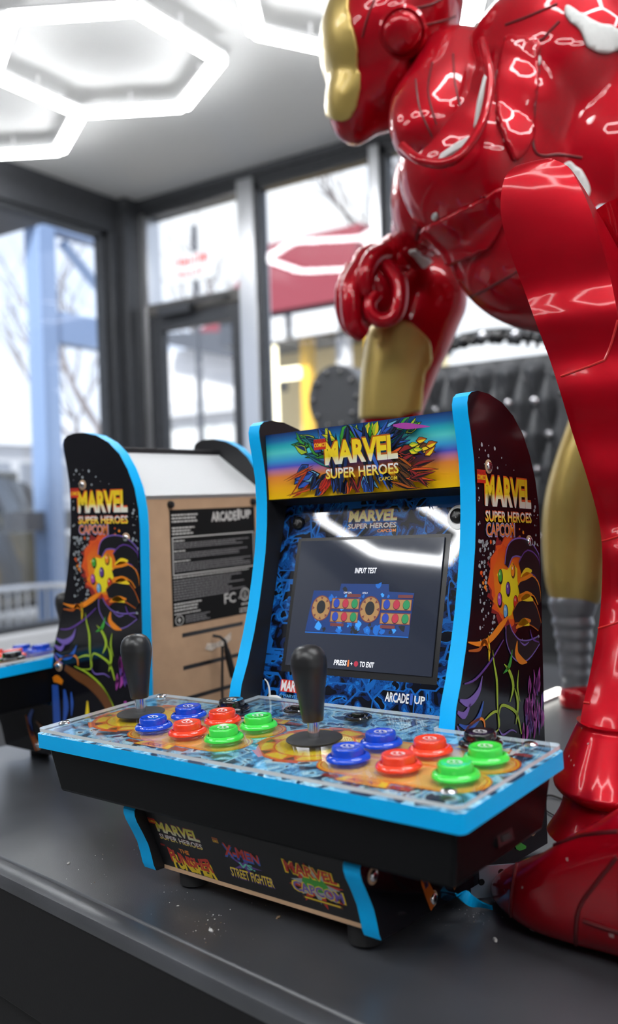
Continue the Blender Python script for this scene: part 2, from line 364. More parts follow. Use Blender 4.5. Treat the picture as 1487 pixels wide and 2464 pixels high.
I_dor = ink('dark orange', (.45, .10, .01)); I_nav = ink('navy', (.01, .03, .12)); I_sky = ink('light blue', (.16, .45, .72)); I_dred = ink('dark red', (.28, .02, .02)); I_teal = ink('teal', (.02, .20, .22))
I_lbl = ink('label grey', (.62, .61, .58), .6, 0); I_lbd = ink('label dim grey', (.24, .235, .24), .6, 0); I_lbk = mat('label black', (.006, .006, .006), .6, spec=.15)
W2, TH = .126, .0148
SIDE = [(.0, .0), (-.0012, .0005), (-.0038, .0055), (-.0058, .013), (-.0095, .0245), (-.016, .0365), (-.022, .0465), (-.0242, .052), (-.0245, .056), (-.022, .0598),
        (.096, .0655), (.1005, .112), (.1052, .130), (.1085, .1465), (.1172, .1665), (.1268, .194), (.1345, .2205), (.1405, .248), (.1455, .2745), (.1482, .3015), (.1488, .325),
        (.1476, .348), (.1439, .3685), (.1392, .3885), (.1385, .396), (.1405, .4022), (.1462, .4062), (.1572, .4086), (.177, .4084), (.201, .4035), (.2215, .394), (.240, .379), (.2532, .360), (.2634, .338), (.269, .313), (.2702, .290), (.269, .223), (.2674, .095), (.2670, .0)]
def zd(y): return .1133 + (y + .0473) * .0876
DK = frame((0, 0, zd(0)), (1, 0, 0), (0, .9962, .0873), (0, -.0873, .9962))
BZ = frame((0, .1419, .1641), (1, 0, 0), (0, .2268, .9739), (0, -.9739, .2268))
MQ = frame((0, .1516, .3271), (1, 0, 0), (0, -.0611, .9981), (0, -.9981, -.0611))
BS = frame((0, .009, .001), (1, 0, 0), (0, -.4, .9166), (0, -.9166, -.4))
G_marq = grad('ink letters side', [(.306, (.8, .8, .8)), (.316, (.82, .80, .62)), (.321, (.9, .66, .02)), (.34, (.88, .60, .01))])
G_sup = grad('ink small letters side', [(.296, (.9, .62, .01)), (.3015, (.9, .7, .1)), (.3035, (.8, .8, .8)), (.309, (.8, .8, .8))])
G_mtop = grad('ink letters top', [(.351, (.82, .82, .85)), (.3585, (.85, .83, .6)), (.363, (.95, .72, .02)), (.381, (.92, .62, .01))])
G_mtop2 = grad('ink small letters top', [(.341, (.92, .62, .01)), (.3465, (.92, .75, .1)), (.3495, (.82, .82, .82)), (.354, (.82, .82, .82))])
G_base = grad('ink letters base', [(.034, (.75, .75, .8)), (.039, (.75, .72, .3)), (.041, (.8, .66, .02)), (.047, (.55, .55, .02))])
G_base2 = grad('ink small letters base', [(.028, (.8, .55, .01)), (.031, (.8, .65, .1)), (.0325, (.75, .75, .75)), (.036, (.75, .75, .75))])
G_bez = grad('ink letters bezel', [(.300, (.5, .5, .45)), (.304, (.6, .5, .1)), (.312, (.7, .5, .02))])
G_sky = grad('ink sunset', [(.326, (.88, .55, .0)), (.338, (.90, .42, .005)), (.349, (.80, .25, .04)), (.355, (.50, .18, .34)), (.359, (.08, .10, .58)), (.365, (.04, .36, .72)), (.373, (.10, .66, .66)), (.379, (.02, .46, .52)), (.385, (.012, .16, .42)), (.393, (.006, .02, .14))], coat=.4)
G_core = grad('ink flare', [(.215, (.85, .72, .01)), (.25, (.9, .75, .02)), (.28, (.8, .2, .01))])
G_burst = grad('ink burst', [(.215, (.8, .26, .01)), (.245, (.85, .22, .01)), (.275, (.7, .07, .01))])
M_bezart = comic('printed bezel pages', ((.001, .002, .008), (.002, .016, .085), (.003, .075, .32), (.008, .17, .58), (.006, .12, .45)), 34.0, .3, 1.0, 0.3, 30.0, .5)
M_dkart = comic('printed deck pages', ((.012, .035, .08), (.08, .30, .52), (.22, .56, .82), (.52, .82, .94), (.32, .62, .80)), 34.0, .35, .15, 2.1, 17.0, .45)

def blob(cx, cy, r, n, j, rnd): return [(cx + r * (1 + rnd.uniform(-j, j)) * math.cos(2 * math.pi * i / n), cy + r * (1 + rnd.uniform(-j, j)) * math.sin(2 * math.pi * i / n)) for i in range(n)]
def ribbon(pts, wds):
    L = []; R = []
    for i, (x, y) in enumerate(pts):
        a = pts[max(i - 1, 0)]; c = pts[min(i + 1, len(pts) - 1)]; dx, dy = c[0] - a[0], c[1] - a[1]; l = math.hypot(dx, dy) or 1
        w_ = wds[i] if isinstance(wds, (list, tuple)) else wds
        L.append((x - dy / l * w_, y + dx / l * w_)); R.append((x + dy / l * w_, y - dx / l * w_))
    return L + R[::-1]
def smooth(pts, k=4):
    out = []
    for i in range(len(pts) - 1):
        p0, p1, p2, p3 = pts[max(i - 1, 0)], pts[i], pts[i + 1], pts[min(i + 2, len(pts) - 1)]
        for s in range(k):
            t = s / k
            out.append(tuple(.5 * (2 * p1[d] + (p2[d] - p0[d]) * t + (2 * p0[d] - 5 * p1[d] + 4 * p2[d] - p3[d]) * t * t + (3 * p1[d] - p0[d] - 3 * p2[d] + p3[d]) * t ** 3) for d in range(len(p1))))
    out.append(tuple(pts[-1])); return out
def oval(cx, cy, a, c, rot=0, n=20): return [(cx + a * math.cos(t) * math.cos(rot) - c * math.sin(t) * math.sin(rot), cy + a * math.cos(t) * math.sin(rot) + c * math.sin(t) * math.cos(rot)) for t in [2 * math.pi * i / n for i in range(n)]]

class Flat:
    """print on a flat face of a part: layers a fraction of a millimetre apart"""
    def __init__(s, mb, M, step=.00002, clip=None): s.mb, s.M, s.step, s.h, s.c = mb, M, step, .00006, clip or (lambda x, y: (x, y))
    def up(s): s.h += s.step
    def poly(s, pts, m): s.mb.add([(*s.c(x, y), s.h) for x, y in pts], [tuple(range(len(pts)))], m, False, s.M)
    def rib(s, pts, wds, m, k=4):
        P = smooth(pts, k)
        if isinstance(wds, (list, tuple)): wds = [q[0] for q in smooth([(v,) for v in wds], k)]
        q = ribbon(P, wds); n = len(P)
        s.mb.add([(*s.c(x, y), s.h) for x, y in q], [(i, i + 1, 2 * n - 2 - i, 2 * n - 1 - i) for i in range(n - 1)], m, False, s.M)
    def rect(s, x0, x1, y0, y1, m): s.poly([(x0, y0), (x1, y0), (x1, y1), (x0, y1)], m)
    def text(s, t, x0, x1, y0, y1, m, bold=.02, shear=0, space=1.0, warp=None):
        vs, fs = text_mesh(t, bold, shear, space)
        if warp: vs = [warp(x, y) for x, y in vs]
        s.mb.add([(x0 + x * (x1 - x0), y0 + y * (y1 - y0), s.h) for x, y in vs], fs, m, False, s.M)
    def logo(s, x0, x1, y0, y1, mA, mB, shadow, ys, tagm=True, big=.042):
        """two-line masthead: tall heavy word over a thin wide line"""
        ym = y0 + (y1 - y0) * ys; o = (y1 - y0) * .03
        s.text('MARVEL', x0 - o, x1 - o * .3, ym + o * 2.2, y1 + o * 1.2, shadow, big + .02); s.text('SUPER HEROES', x0 - o * .6, x1 - o * .4, y0 + o * .8, ym - o * 1.2, shadow, .03)
        s.up()
        s.text('MARVEL', x0, x1, ym + o * 1.4, y1, mA, big); s.text('SUPER HEROES', x0, x1, y0, ym - o * 1.8, mB, .02); s.up()
        if tagm:
            w_ = (x1 - x0) * .15; h_ = (y1 - y0) * .24
            s.rect(x0 - w_, x0 + .15 * w_, y1 - h_ * .75, y1 + h_ * .45, I_red); s.up()
            s.text('MARVEL', x0 - w_ * .95, x0 + .1 * w_, y1 + h_ * .05, y1 + h_ * .4, I_dred, .01); s.text('COMICS', x0 - w_ * .98, x0 + .12 * w_, y1 - h_ * .45, y1, I_yel, .02, .2); s.up()

def side_print(mb, M):
    """outer face of a side panel: speckled night, burning flare, coloured streaks; x = from the front edge back, y = up"""
    f = Flat(mb, M, .00002, lambda x, y: (min(x, .2665 if y < .29 else .2690), max(y, .001))); rnd = random.Random(11)
    for i in range(620):
        y, z = rnd.choice((rnd.uniform(.112, .266), rnd.gauss(.163, .016))), rnd.gauss(.272, .045)
        if not (.19 < z < .37) or (.155 < y < .258 and .28 < z < .342): continue
        if y > .21 and z > .345 or y < .15 + max(0, z - .2) * .02: continue
        f.poly(blob(y, z, rnd.choice((.0005, .0006, .0009, .0013, .0018)), 9, .2, rnd), I_gry)
    f.up()
    for r, m, j in ((.0415, I_dred, .17), (.0375, I_cor, .15), (.033, G_burst, .13)):
        c = [(y, z * 1.0) for y, z in blob(.206, .244, r, 40, j, rnd)]
        f.poly(c, m); f.up()
    for i in range(40):
        a, r = rnd.uniform(.3, 3.9), rnd.uniform(.036, .052); f.poly(blob(.206 + r * math.cos(a), .246 + r * math.sin(a), rnd.uniform(.0008, .0022), 9, .25, rnd), rnd.choice((I_cor, I_or, I_blk)))
    f.up()
    f.poly([(.182, .251), (.192, .256), (.2016, .2545), (.212, .261), (.221, .255), (.2205, .244), (.2265, .236), (.2155, .2255), (.207, .2145), (.195, .212), (.1955, .224), (.1865, .231), (.19, .242)], G_core); f.up()
    for (y, z), m, d in (((.1887, .2489), I_grn, I_blk), ((.2125, .2533), I_or, I_brn), ((.2021, .2375), I_pur, I_blk), ((.1861, .2287), I_mag, I_blk), ((.1962, .2177), I_sky, I_nav), ((.2157, .225), I_red, I_blk)):
        f.poly(oval(y, z, .0044, .0068), d); f.up(); f.poly(oval(y - .0007, z + .0008, .0034, .0054), m); f.up(); f.poly(oval(y - .0014, z + .0026, .0007, .0014), I_wh); f.up()
    # dark swirling plumes with violet and orange rims on the right
    for pts, wd, rim in (([(.2, .258), (.208, .271), (.224, .2745), (.245, .270), (.2625, .258), (.2675, .238)], [.003, .006, .0075, .009, .007, .003], I_vio),
                         ([(.226, .2555), (.242, .262), (.259, .255), (.263, .243)], [.005, .009, .0085, .003], I_pur), ([(.222, .236), (.238, .241), (.256, .236), (.2635, .222)], [.004, .0075, .0075, .003], I_or),
                         ([(.211, .212), (.226, .2165), (.246, .214), (.2625, .2)], [.005, .01, .011, .004], I_dor), ([(.199, .206), (.203, .194), (.216, .183), (.236, .181), (.26, .188)], [.003, .007, .009, .008, .003], I_vio)):
        f.rib(pts, [q + .0014 for q in wd], rim); f.up(); f.rib(pts, wd, I_blk); f.up()
    for y0, y1, z0, z1, m in ((.226, .249, .2475, .2525, I_yel), (.224, .25, .244, .2485, I_or), (.222, .248, .2265, .2310, I_or), (.226, .250, .2275, .2255, I_yel), (.214, .244, .2025, .207, I_or), (.219, .241, .2055, .2035, I_yel)):
        f.rib([(y0, z0), ((y0 + y1) / 2, (z0 + z1) / 2 + .002), (y1, z1)], [.001, .0036, .001], m)
    f.up()
    S_ = [([(.1285, .197), (.148, .194), (.166, .1965), (.186, .206), (.2, .2135)], [.0005, .0022, .003, .0034, .001], I_or), ([(.129, .19), (.147, .1895), (.156, .196), (.166, .185)], [.0007, .0016, .002, .0005], I_dor),
          ([(.121, .164), (.14, .166), (.166, .178), (.19, .194)], [.0006, .0011, .0011, .0006], I_pur), ([(.17, .187), (.172, .175), (.176, .16), (.176, .14), (.177, .12)], [.0003, .0011, .0017, .0012, .0004], I_lim), ([(.163, .2), (.164, .188), (.163, .178)], [.0003, .0016, .0004], I_yel),
          ([(.19, .173), (.2, .165), (.206, .152), (.199, .139)], [.0004, .0019, .0021, .0004], I_lim), ([(.206, .184), (.2, .171), (.188, .165)], [.0004, .0024, .0003], I_grn), ([(.208, .150), (.214, .136), (.209, .118)], [.0004, .0022, .0004], I_lim), ([(.217, .165), (.214, .15), (.218, .137)], [.0003, .0014, .0003], I_lim),
          ([(.113, .152), (.128, .148), (.144, .155), (.151, .167)], [.001, .0036, .0026, .0004], I_vio), ([(.109, .143), (.12, .139), (.13, .147)], [.0012, .003, .0006], I_vio), ([(.111, .133), (.126, .128), (.142, .133), (.152, .146)], [.0006, .0024, .0028, .0005], I_blu), ([(.108, .132), (.113, .125), (.124, .12)], [.0006, .0018, .0004], I_vio),
          ([(.107, .117), (.124, .128), (.144, .1325), (.152, .129), (.153, .120)], [.0007, .0013, .0013, .0011, .0005], I_or), ([(.153, .13), (.166, .134), (.176, .133), (.177, .119), (.155, .1165)], [.0005, .0012, .0011, .0008, .0004], I_lim), ([(.178, .13), (.183, .138), (.199, .134), (.212, .126), (.219, .108)], [.0004, .0012, .0014, .0016, .0008], I_lim),
          ([(.177, .12), (.184, .113), (.2, .1145), (.21, .111)], [.0004, .0009, .0008, .0004], I_vio), ([(.216, .191), (.214, .18), (.222, .173), (.234, .17)], [.0006, .0032, .0036, .0006], I_or), ([(.221, .19), (.23, .186), (.239, .188)], [.0003, .0009, .0004], I_vio), ([(.242, .199), (.247, .19), (.26, .186)], [.0003, .001, .0004], I_pur)]
    for p, wd, m in S_: f.rib(p, wd, m)
    f.up()
    for i in range(64):
        y, z = rnd.uniform(.218, .264), rnd.uniform(.104, .156)
        if y < .222 + (z - .104) * .25: continue
        f.rib([(y, z + .008), (y + rnd.uniform(-.002, .002), z), (y - rnd.uniform(0, .003), z - .008)], [.0002, rnd.uniform(.001, .0026), .0002], I_mag if i % 4 else I_pur)
    # below the deck: long blue drips, brown and orange folds
    for p, wd, m in (([(.104, .098), (.112, .1), (.122, .096)], [.003, .005, .003], I_or), ([(.107, .092), (.108, .06), (.109, .03), (.117, .012)], [.006, .007, .006, .002], I_blu), ([(.125, .088), (.127, .066), (.121, .043)], [.002, .005, .001], I_blu), ([(.138, .086), (.139, .072), (.137, .056)], [.001, .0026, .0006], I_blu),
                     ([(.128, .116), (.15, .108), (.175, .1), (.2, .084), (.222, .05)], [.004, .006, .007, .008, .004], I_brn), ([(.146, .119), (.172, .112), (.199, .096), (.224, .064)], [.0005, .0012, .0014, .0008], I_lim), ([(.212, .062), (.218, .04), (.224, .02)], [.002, .0045, .001], I_lim),
                     ([(.168, .078), (.167, .06), (.162, .05)], [.001, .0034, .001], I_yel), ([(.045, .046), (.054, .026), (.068, .004)], [.001, .004, .006], I_dor), ([(.06, .055), (.052, .04), (.058, .02)], [.002, .004, .002], I_blu), ([(.066, .0405), (.086, .026), (.1, .008)], [.001, .0045, .003], I_brn), ([(.236, .085), (.24, .05), (.23, .02)], [.002, .008, .003], I_mag),
                     ([(.196, .03), (.206, .014), (.222, .008)], [.001, .004, .001], I_grn), ([(.15, .04), (.17, .026), (.19, .02)], [.001, .003, .001], I_pur)):
        f.rib(p, wd, m)
    f.up()
    f.logo(.1636, .2515, .2965, .3365, G_marq, G_sup, I_cor, .29)
    f.text('CAPCOM', .1634, .2172, .2832, .2962, I_wh, .05); f.up(); f.text('CAPCOM', .1636, .2169, .2836, .2958, I_vio, .04); f.up(); f.text('CAPCOM', .1646, .216, .2846, .2950, I_or, .012)

def screw(parent, M, r=.0045, m=None, name='screw', h=.0022):
    b = MB(); b.lathe([(r, 0), (r, h * .4), (r * .8, h * .85), (r * .45, h)], M, m or M_steel, 20)
    for a in (0, math.pi / 2): b.box(-r * .5, r * .5, -r * .08, r * .08, h * .9, h * 1.06, M_bk, M @ RZ(a + .4))
    return b.build(name, parent)

def build_cabinet(label):
    root = thing('arcade_cabinet', label, 'arcade machine', None, 'tabletop arcade cabinets')
    put = lambda p, q, t: (t, p, q)
    for sg in (1, -1):
        b = MB(); x0, x1 = (W2 - TH, W2) if sg > 0 else (-W2, -W2 + TH)
        b.prism(SIDE, x0, x1, put, M_blue, M_black if sg > 0 else M_art, M_art if sg > 0 else M_black)
        FM = frame((W2, 0, 0), (0, 1, 0), (0, 0, 1), (1, 0, 0)) if sg > 0 else frame((-W2, 0, 0), (0, 1, 0), (0, 0, 1), (-1, 0, 0))
        if sg > 0: side_print(b, FM)
        else:
            g = Flat(b, frame((-W2, .4146, 0), (0, -1, 0), (0, 0, 1), (-1, 0, 0))); g.logo(.1636, .2515, .2965, .3365, G_marq, G_sup, I_cor, .29)
            g.text('CAPCOM', .1646, .216, .2846, .2950, I_or, .012)
        pn = b.build('side_panel', root, angle=30)
        for y, z in ((.1725, .3445), (.2465, .2795), (.1152, .1165), (.067, .0495 if False else .009), (.238, .02), (-.010, .0475)):
            m = MB(); m.lathe([(.0062, 0), (.0062, .0004), (.0046, .0005)], (FM @ T(y, z, 0)), M_mdf, 20); wz = m.build('screw_socket', pn)
            screw(pn, FM @ T(y, z, .0004), .0042)
    # marquee, top, back
    b = MB(); b.box(-.1108, .1108, 0, .0654, -.003, 0, G_sky, MQ); f = Flat(b, MQ); rnd = random.Random(5)
    for cx, cy, rx, ry, m in ((-.058, .052, .012, .013, I_grn), (-.047, .044, .010, .018, I_teal), (-.038, .054, .012, .012, I_blu), (-.030, .050, .009, .016, I_lim), (-.005, .055, .018, .013, I_grn), (.02, .052, .012, .013, I_lim), (.036, .053, .014, .010, I_blu), (.05, .05, .008, .016, I_nav), (.062, .056, .010, .009, I_grn),
                              (-.056, .020, .016, .016, I_blu), (-.066, .017, .004, .021, I_cor), (-.044, .012, .012, .013, I_nav), (-.034, .009, .007, .011, I_red), (-.016, .008, .014, .010, I_nav), (.0, .007, .016, .008, I_dred), (.018, .008, .013, .009, I_blu), (.034, .010, .010, .010, I_nav), (.066, .034, .014, .012, I_dred), (.062, .014, .010, .022, I_brn), (.076, .018, .007, .018, I_dred), (.083, .037, .009, .010, I_dor), (.072, .036, .006, .006, I_lim), (.0, .03, .055, .015, I_nav)):
        cl = lambda p: (max(-.11, min(.11, p[0])), max(.0006, min(.0648, p[1])))
        alt = {I_grn: (I_lim, I_nav), I_lim: (I_grn, I_yel), I_blu: (I_sky, I_nav), I_nav: (I_blu, I_blk), I_cor: (I_red, I_brn), I_dred: (I_cor, I_blk), I_brn: (I_dor, I_blk), I_red: (I_cor, I_dred), I_teal: (I_grn, I_nav), I_dor: (I_brn, I_yel)}[m]
        a0 = math.atan2(cy - .031, cx * .55)
        for q in range(6):
            a = a0 + rnd.uniform(-.5, .5); ca, sa = math.cos(a), math.sin(a); ox, oy = cx + rx * rnd.uniform(-.6, .6), cy + ry * rnd.uniform(-.6, .6)
            ln, wd_ = max(rx, ry) * rnd.uniform(.55, .95), min(rx, ry) * rnd.uniform(.22, .4)
            sh = lambda g, k=1.0: [cl((ox + u_ * ca * g - v_ * sa * g, oy + u_ * sa * g + v_ * ca * g)) for u_, v_ in ((-ln, 0), (-ln * .35, wd_), (ln * .2, wd_ * .85), (ln, wd_ * .1), (ln * .15, -wd_ * .8), (-ln * .4, -wd_))]
            f.poly(sh(1.12), I_blk); f.up(); f.poly(sh(.96), m if q % 3 else alt[0]); f.up()
            f.poly([cl((ox + u_ * ca - v_ * sa, oy + u_ * sa + v_ * ca)) for u_, v_ in ((-ln * .8, -wd_ * .05), (ln * .1, wd_ * .1), (ln * .85, .0), (ln * .1, -wd_ * .65), (-ln * .4, -wd_ * .75))], alt[1]); f.up()
    f.rib([(.050, .0585), (.064, .0565), (.088, .0535)], [.0008, .0028, .0003], I_mag); f.up()
    f.logo(-.0295, .0533, .0155, .0505, G_mtop, G_mtop2, I_dor, .33); f.text('CAPCOM', .031, .0515, .0098, .0135, I_nav, .03); f.up(); f.text('CAPCOM', .0312, .0513, .010, .0133, I_yel, .004)
    b.build('marquee', root)
    b = MB(); b.hexa([(-.1108, .1555, .3262), (.1108, .1555, .3262), (.1108, .19, .3195), (-.1108, .19, .3195), (-.1108, .1555, .3292), (.1108, .1555, .3292), (.1108, .19, .3225), (-.1108, .19, .3225)], M_black); b.build('marquee_soffit', root)
    b = MB(); b.box(-.1108, .1108, .152, .187, .383, .3915, M_black); b.build('top_panel', root, bevel=.001)
    b = MB(); b.hexa([(-.1108, .184, .379), (.1108, .184, .379), (.1108, .264, .3235), (-.1108, .264, .3235), (-.1108, .187, .3845), (.1108, .187, .3845), (.1108, .2675, .3285), (-.1108, .2675, .3285)], M_white); b.build('sloped_rear_panel', root)
    b = MB(); b.box(-.1108, .1108, .2585, .2645, .002, .3275, M_mdf)
    RB = frame((0, .2645, 0), (-1, 0, 0), (0, 0, 1), (0, 1, 0)); f = Flat(b, RB)
    for z in (.155, .1145, .076): f.rect(-.056, .06, z - .0026, z + .0026, I_blk)
    bp = b.build('back_panel', root)
    b = MB(); f = Flat(b, RB); f.h = .0003; f.rect(-.0715, .0915, .1675, .3105, I_lbk); f.up(); rnd = random.Random(3)
    def lines(x0, x1, y0, y1, n, m):
        for i in range(n):
            y = y1 - (i + .5) * (y1 - y0) / n; h = (y1 - y0) / n * .26; x = x0; xe = x0 + (x1 - x0) * (rnd.uniform(.72, 1) if i % 3 else rnd.uniform(.9, 1))
            while x < xe:
                w_ = rnd.uniform(.002, .0065); f.rect(x, min(x + w_, xe), y - h, y + h, m); x += w_ + .0009
    lines(-.068, -.018, .294, .306, 3, I_lbl); lines(-.068, -.026, .279, .29, 3, I_lbl)
    f.text('ARCADE', .004, .054, .293, .306, I_lbl, .04); f.text('UP', .062, .084, .295, .3065, I_lbl, .04); f.text('1', .0555, .0605, .294, .308, I_lbl, .02)
    for q in ((-.0685, .0885, .2755, .277), (-.0685, .0885, .2295, .231), (-.0685, -.067, .2295, .277), (.087, .0885, .2295, .277)): f.rect(*q, I_lbl)
    for y1, n in ((.2735, 1),): lines(-.066, -.046, .2705, .2735, 1, I_lbl)
    lines(-.066, .084, .262, .27, 3, I_lbd); lines(-.066, -.044, .258, .261, 1, I_lbl); lines(-.066, .084, .2495, .2575, 3, I_lbd); lines(-.066, -.036, .2455, .2485, 1, I_lbl); lines(-.066, .084, .2335, .245, 4, I_lbd)
    lines(-.0685, .083, .2255, .2285, 1, I_lbl); lines(-.0685, .068, .1985, .2245, 8, I_lbd); lines(-.0685, -.018, .185, .1965, 3, I_lbl); lines(-.0685, -.018, .181, .184, 1, I_lbl)
    lines(-.049, .0, .1695, .1795, 4, I_lbd)
    f.poly(oval(-.06, .1745, .0075, .0075 * .85), I_lbl); f.up(); f.poly(oval(-.06, .1745, .0064, .0055), I_lbk); f.up(); f.poly([(-.0595, .179), (-.0635, .1738), (-.0605, .1738), (-.0615, .1698), (-.0568, .1756), (-.0597, .1756)], I_lbl)
    f.text('FC', .024, .047, .185, .1985, I_lbl, .02); f.poly(oval(.066, .1935, .0098, .0085), I_lbl); f.up(); f.poly(oval(.066, .1935, .0078, .0066), I_lbk); f.up(); f.text('UL', .0622, .0702, .1885, .1985, I_lbl, .01); f.text('c', .0525, .056, .1885, .1915, I_lbl, .02)
    lines(.058, .078, .1785, .183, 1, I_lbl); lines(.054, .08, .1695, .1765, 2, I_lbl)
    b.build('rating_label', bp)
    for x in (.0695, -.0885): screw(bp, frame((x, .2645, .317), (-1, 0, 0), (0, 0, 1), (0, 1, 0)), .0048, M_bk, 'screw', .005)
    b = MB(); f = Flat(b, RB); f.h = .0006
    f.poly([(-.012, .139), (.004, .137), (.019, .140), (.035, .147), (.034, .137), (.021, .130), (.006, .131), (-.004, .128), (-.016, .132)], mat('torn label paper', (.62, .55, .47), .8, noise=.35, nscale=180)); b.build('torn_sticker', bp)
    b = MB(); P0 = Vector((-.0035, .283, .134)); P1 = Vector((-.018, .281, .093))
    b.tube([P0 + Vector((.001, 0, .006)), P0, P0.lerp(P1, .12)], [.0018, .0028, .0028], M_rub, 10); b.tube([P0.lerp(P1, .1), P0.lerp(P1, .3), P1], [.0036, .0044, .0046], M_rub, 12); b.tube([P1, P1 + Vector((-.006, 0, -.02)), P1 + Vector((-.01, .0, -.06)), P1 + Vector((-.004, .004, -.078))], .0021, M_rub, 8)
    b.tube([(.004, .268, .148), (-.001, .276, .146), (-.0035, .283, .14)], .002, M_rub, 8); b.tube([(.002, .282, .135), (.003, .280, .08), (.006, .283, .04), (.012, .286, .016)], .0016, M_rub, 8); b.build('power_plug', root)
    # bezel with its screen
    b = MB(); b.box(-.1108, .1108, -.037, .162, -.004, 0, M_bezart, BZ); f = Flat(b, BZ)
    f.rect(-.0885, .0885, -.0065, .1268, I_blk); f.up()
    f.rect(-.0865, -.052, -.0258, -.0142, I_red); f.up(); f.text('MARVEL', -.0855, -.053, -.0252, -.0148, I_wh, .03); f.text('© MARVEL', -.0865, -.063, -.0310, -.0278, I_sky, .0)
    f.text('ARCADE', .037, .062, -.0248, -.0162, I_wh, .03); f.text('1', .0632, .066, -.0255, -.0155, I_blu, .02); f.text('UP', .0675, .0785, -.0242, -.0172, I_wh, .03)
    f.logo(-.0275, .0288, .1345, .1525, G_bez, G_bez, I_dred, .33, False); f.text('CAPCOM', .008, .0288, .1302, .1332, I_or, .01)
    b.build('bezel', root)
    M_scr = mat('dark screen glass', (.012, .014, .02), .05, coat=1.0); M_scr.node_tree.nodes['Principled BSDF'].inputs['Emission Color'].default_value = (.013, .016, .026, 1); M_scr.node_tree.nodes['Principled BSDF'].inputs['Emission Strength'].default_value = 1.0
    E_w = emit('screen white', (.75, .77, .85), .75); E_b = emit('screen blue', (.0, .12, .5), .5); E_n = emit('screen navy', (.0, .03, .16), .5); E_s = emit('screen sky', (.03, .28, .75), .5); E_o = emit('screen ochre', (.36, .2, .07), .45); E_m = emit('screen maroon', (.14, .03, .03), .5)
    E_u = emit('screen button blue', (.01, .04, .32), .6); E_r = emit('screen button red', (.4, .02, .05), .5); E_g = emit('screen button green', (.01, .2, .07), .6); E_k = emit('screen black', (.004, .005, .008), 1); E_or = emit('screen orange', (.8, .16, .03), .7)
    b = MB(); b.box(-.083, .083, 0, .1234, .0004, .0016, M_scr, BZ); f = Flat(b, BZ); f.h = .0018
    f.text('INPUT TEST', -.0115, .0135, .0905, .0958, E_w, .012, .15)
    f.text('PRESS', -.0235, -.0085, .0035, .0085, E_w, .02, .15); f.text('+', -.0042, -.0018, .0045, .0072, E_w, .02); f.text('TO EXIT', .0065, .0225, .0035, .0085, E_w, .02, .15)
    f.rect(-.0075, -.0058, .003, .0072, E_or); f.poly(oval(-.0066, .0082, .0008, .0008), E_or); f.poly(oval(.0022, .006, .0024, .0026), E_r)
    f.poly([(-.063, .034), (.056, .032), (.0575, .0725), (.03, .0735), (.029, .0805), (-.026, .0805), (-.027, .0735), (-.0585, .0735)], E_n); f.up(); rnd = random.Random(9)
    for i in range(70):
        x, y = rnd.uniform(-.055, .05), rnd.choice((rnd.uniform(.035, .044), rnd.uniform(.035, .072), rnd.uniform(.066, .079) if True else 0))
        if y > .071 and not -.024 < x < .026: continue
        f.poly(blob(x, y, rnd.uniform(.0012, .004), 7, .5, rnd), rnd.choice((E_b, E_b, E_s, E_n, E_k)))
    f.up(); f.rect(-.063, .056, .0322, .0332, E_b)
    for cx in (-.047, .011):
        f.poly(oval(cx, .0565, .0118, .0125), E_m); f.up(); f.poly(oval(cx, .0565, .0108, .0115), E_o); f.up()
        for a in range(8): t = a * math.pi / 4; f.poly([(cx + .0105 * math.cos(t - .16), .0565 + .011 * math.sin(t - .16)), (cx + .0105 * math.cos(t + .16), .0565 + .011 * math.sin(t + .16)), (cx + .0075 * math.cos(t), .0565 + .008 * math.sin(t))], E_m)
        f.up(); f.poly(oval(cx, .0575, .0053, .0065), E_k); f.up()
        for yy in (.0487, .0613):
            f.rect(cx + .0125, cx + .0455, yy - .0052, yy + .0052, E_m); f.up(); f.rect(cx + .0133, cx + .0447, yy - .0045, yy + .0045, E_o); f.up()
            for q, m in enumerate((E_u, E_r, E_g)): f.poly(oval(cx + .0185 + q * .0107, yy, .0038, .0046), E_k); f.up(); f.poly(oval(cx + .0185 + q * .0107, yy + .0003, .0035, .0042), m); f.up()
        for y0, y1, xo in ((.0395, .0425, .014), (.0675, .0705, .03)): f.rect(cx + xo, cx + xo + .016, y0, y1, E_m)
    f.text('OFF ON', -.021, -.012, .0708, .0726, E_w, .0); f.text('-VOL+', .0005, .007, .0708, .0726, E_w, .0)
    b.build('screen', root)
    b = MB(); b.lathe([(.0112, 0), (.0112, .0006)], BZ @ T(.0945, .1415, .0001), I_wh, 24); b.build('screw_washer', root)
    for x in (-.0905, .0935): screw(root, BZ @ T(x, .1425, .0006), .0068, M_bk, 'screw', .004)
    # control deck
    def outline(x, y0, y1, r, tongue):
        P = []
        for cx, cy, a0 in ((x - r, y0 + r, -90), (x - r, y1 - r, 0)):
            for i in range(5): a = math.radians(a0 + 22.5 * i); P.append((cx + r * math.cos(a), cy + r * math.sin(a)))
        if tongue: P += [(.1106, y1), (.1106, tongue), (-.1106, tongue), (-.1106, y1)]
        for cx, cy, a0 in ((-x + r, y1 - r, 90), (-x + r, y0 + r, 180)):
            for i in range(5): a = math.radians(a0 + 22.5 * i); P.append((cx + r * math.cos(a), cy + r * math.sin(a)))
        return P
    b = MB(); b.prism(outline(.2205, -.0482, .1005, .005, .134), -.0128, 0, lambda p, q, t: tuple(DK @ Vector((p, q, t))), M_blue, M_black, M_dkart); f = Flat(b, DK)
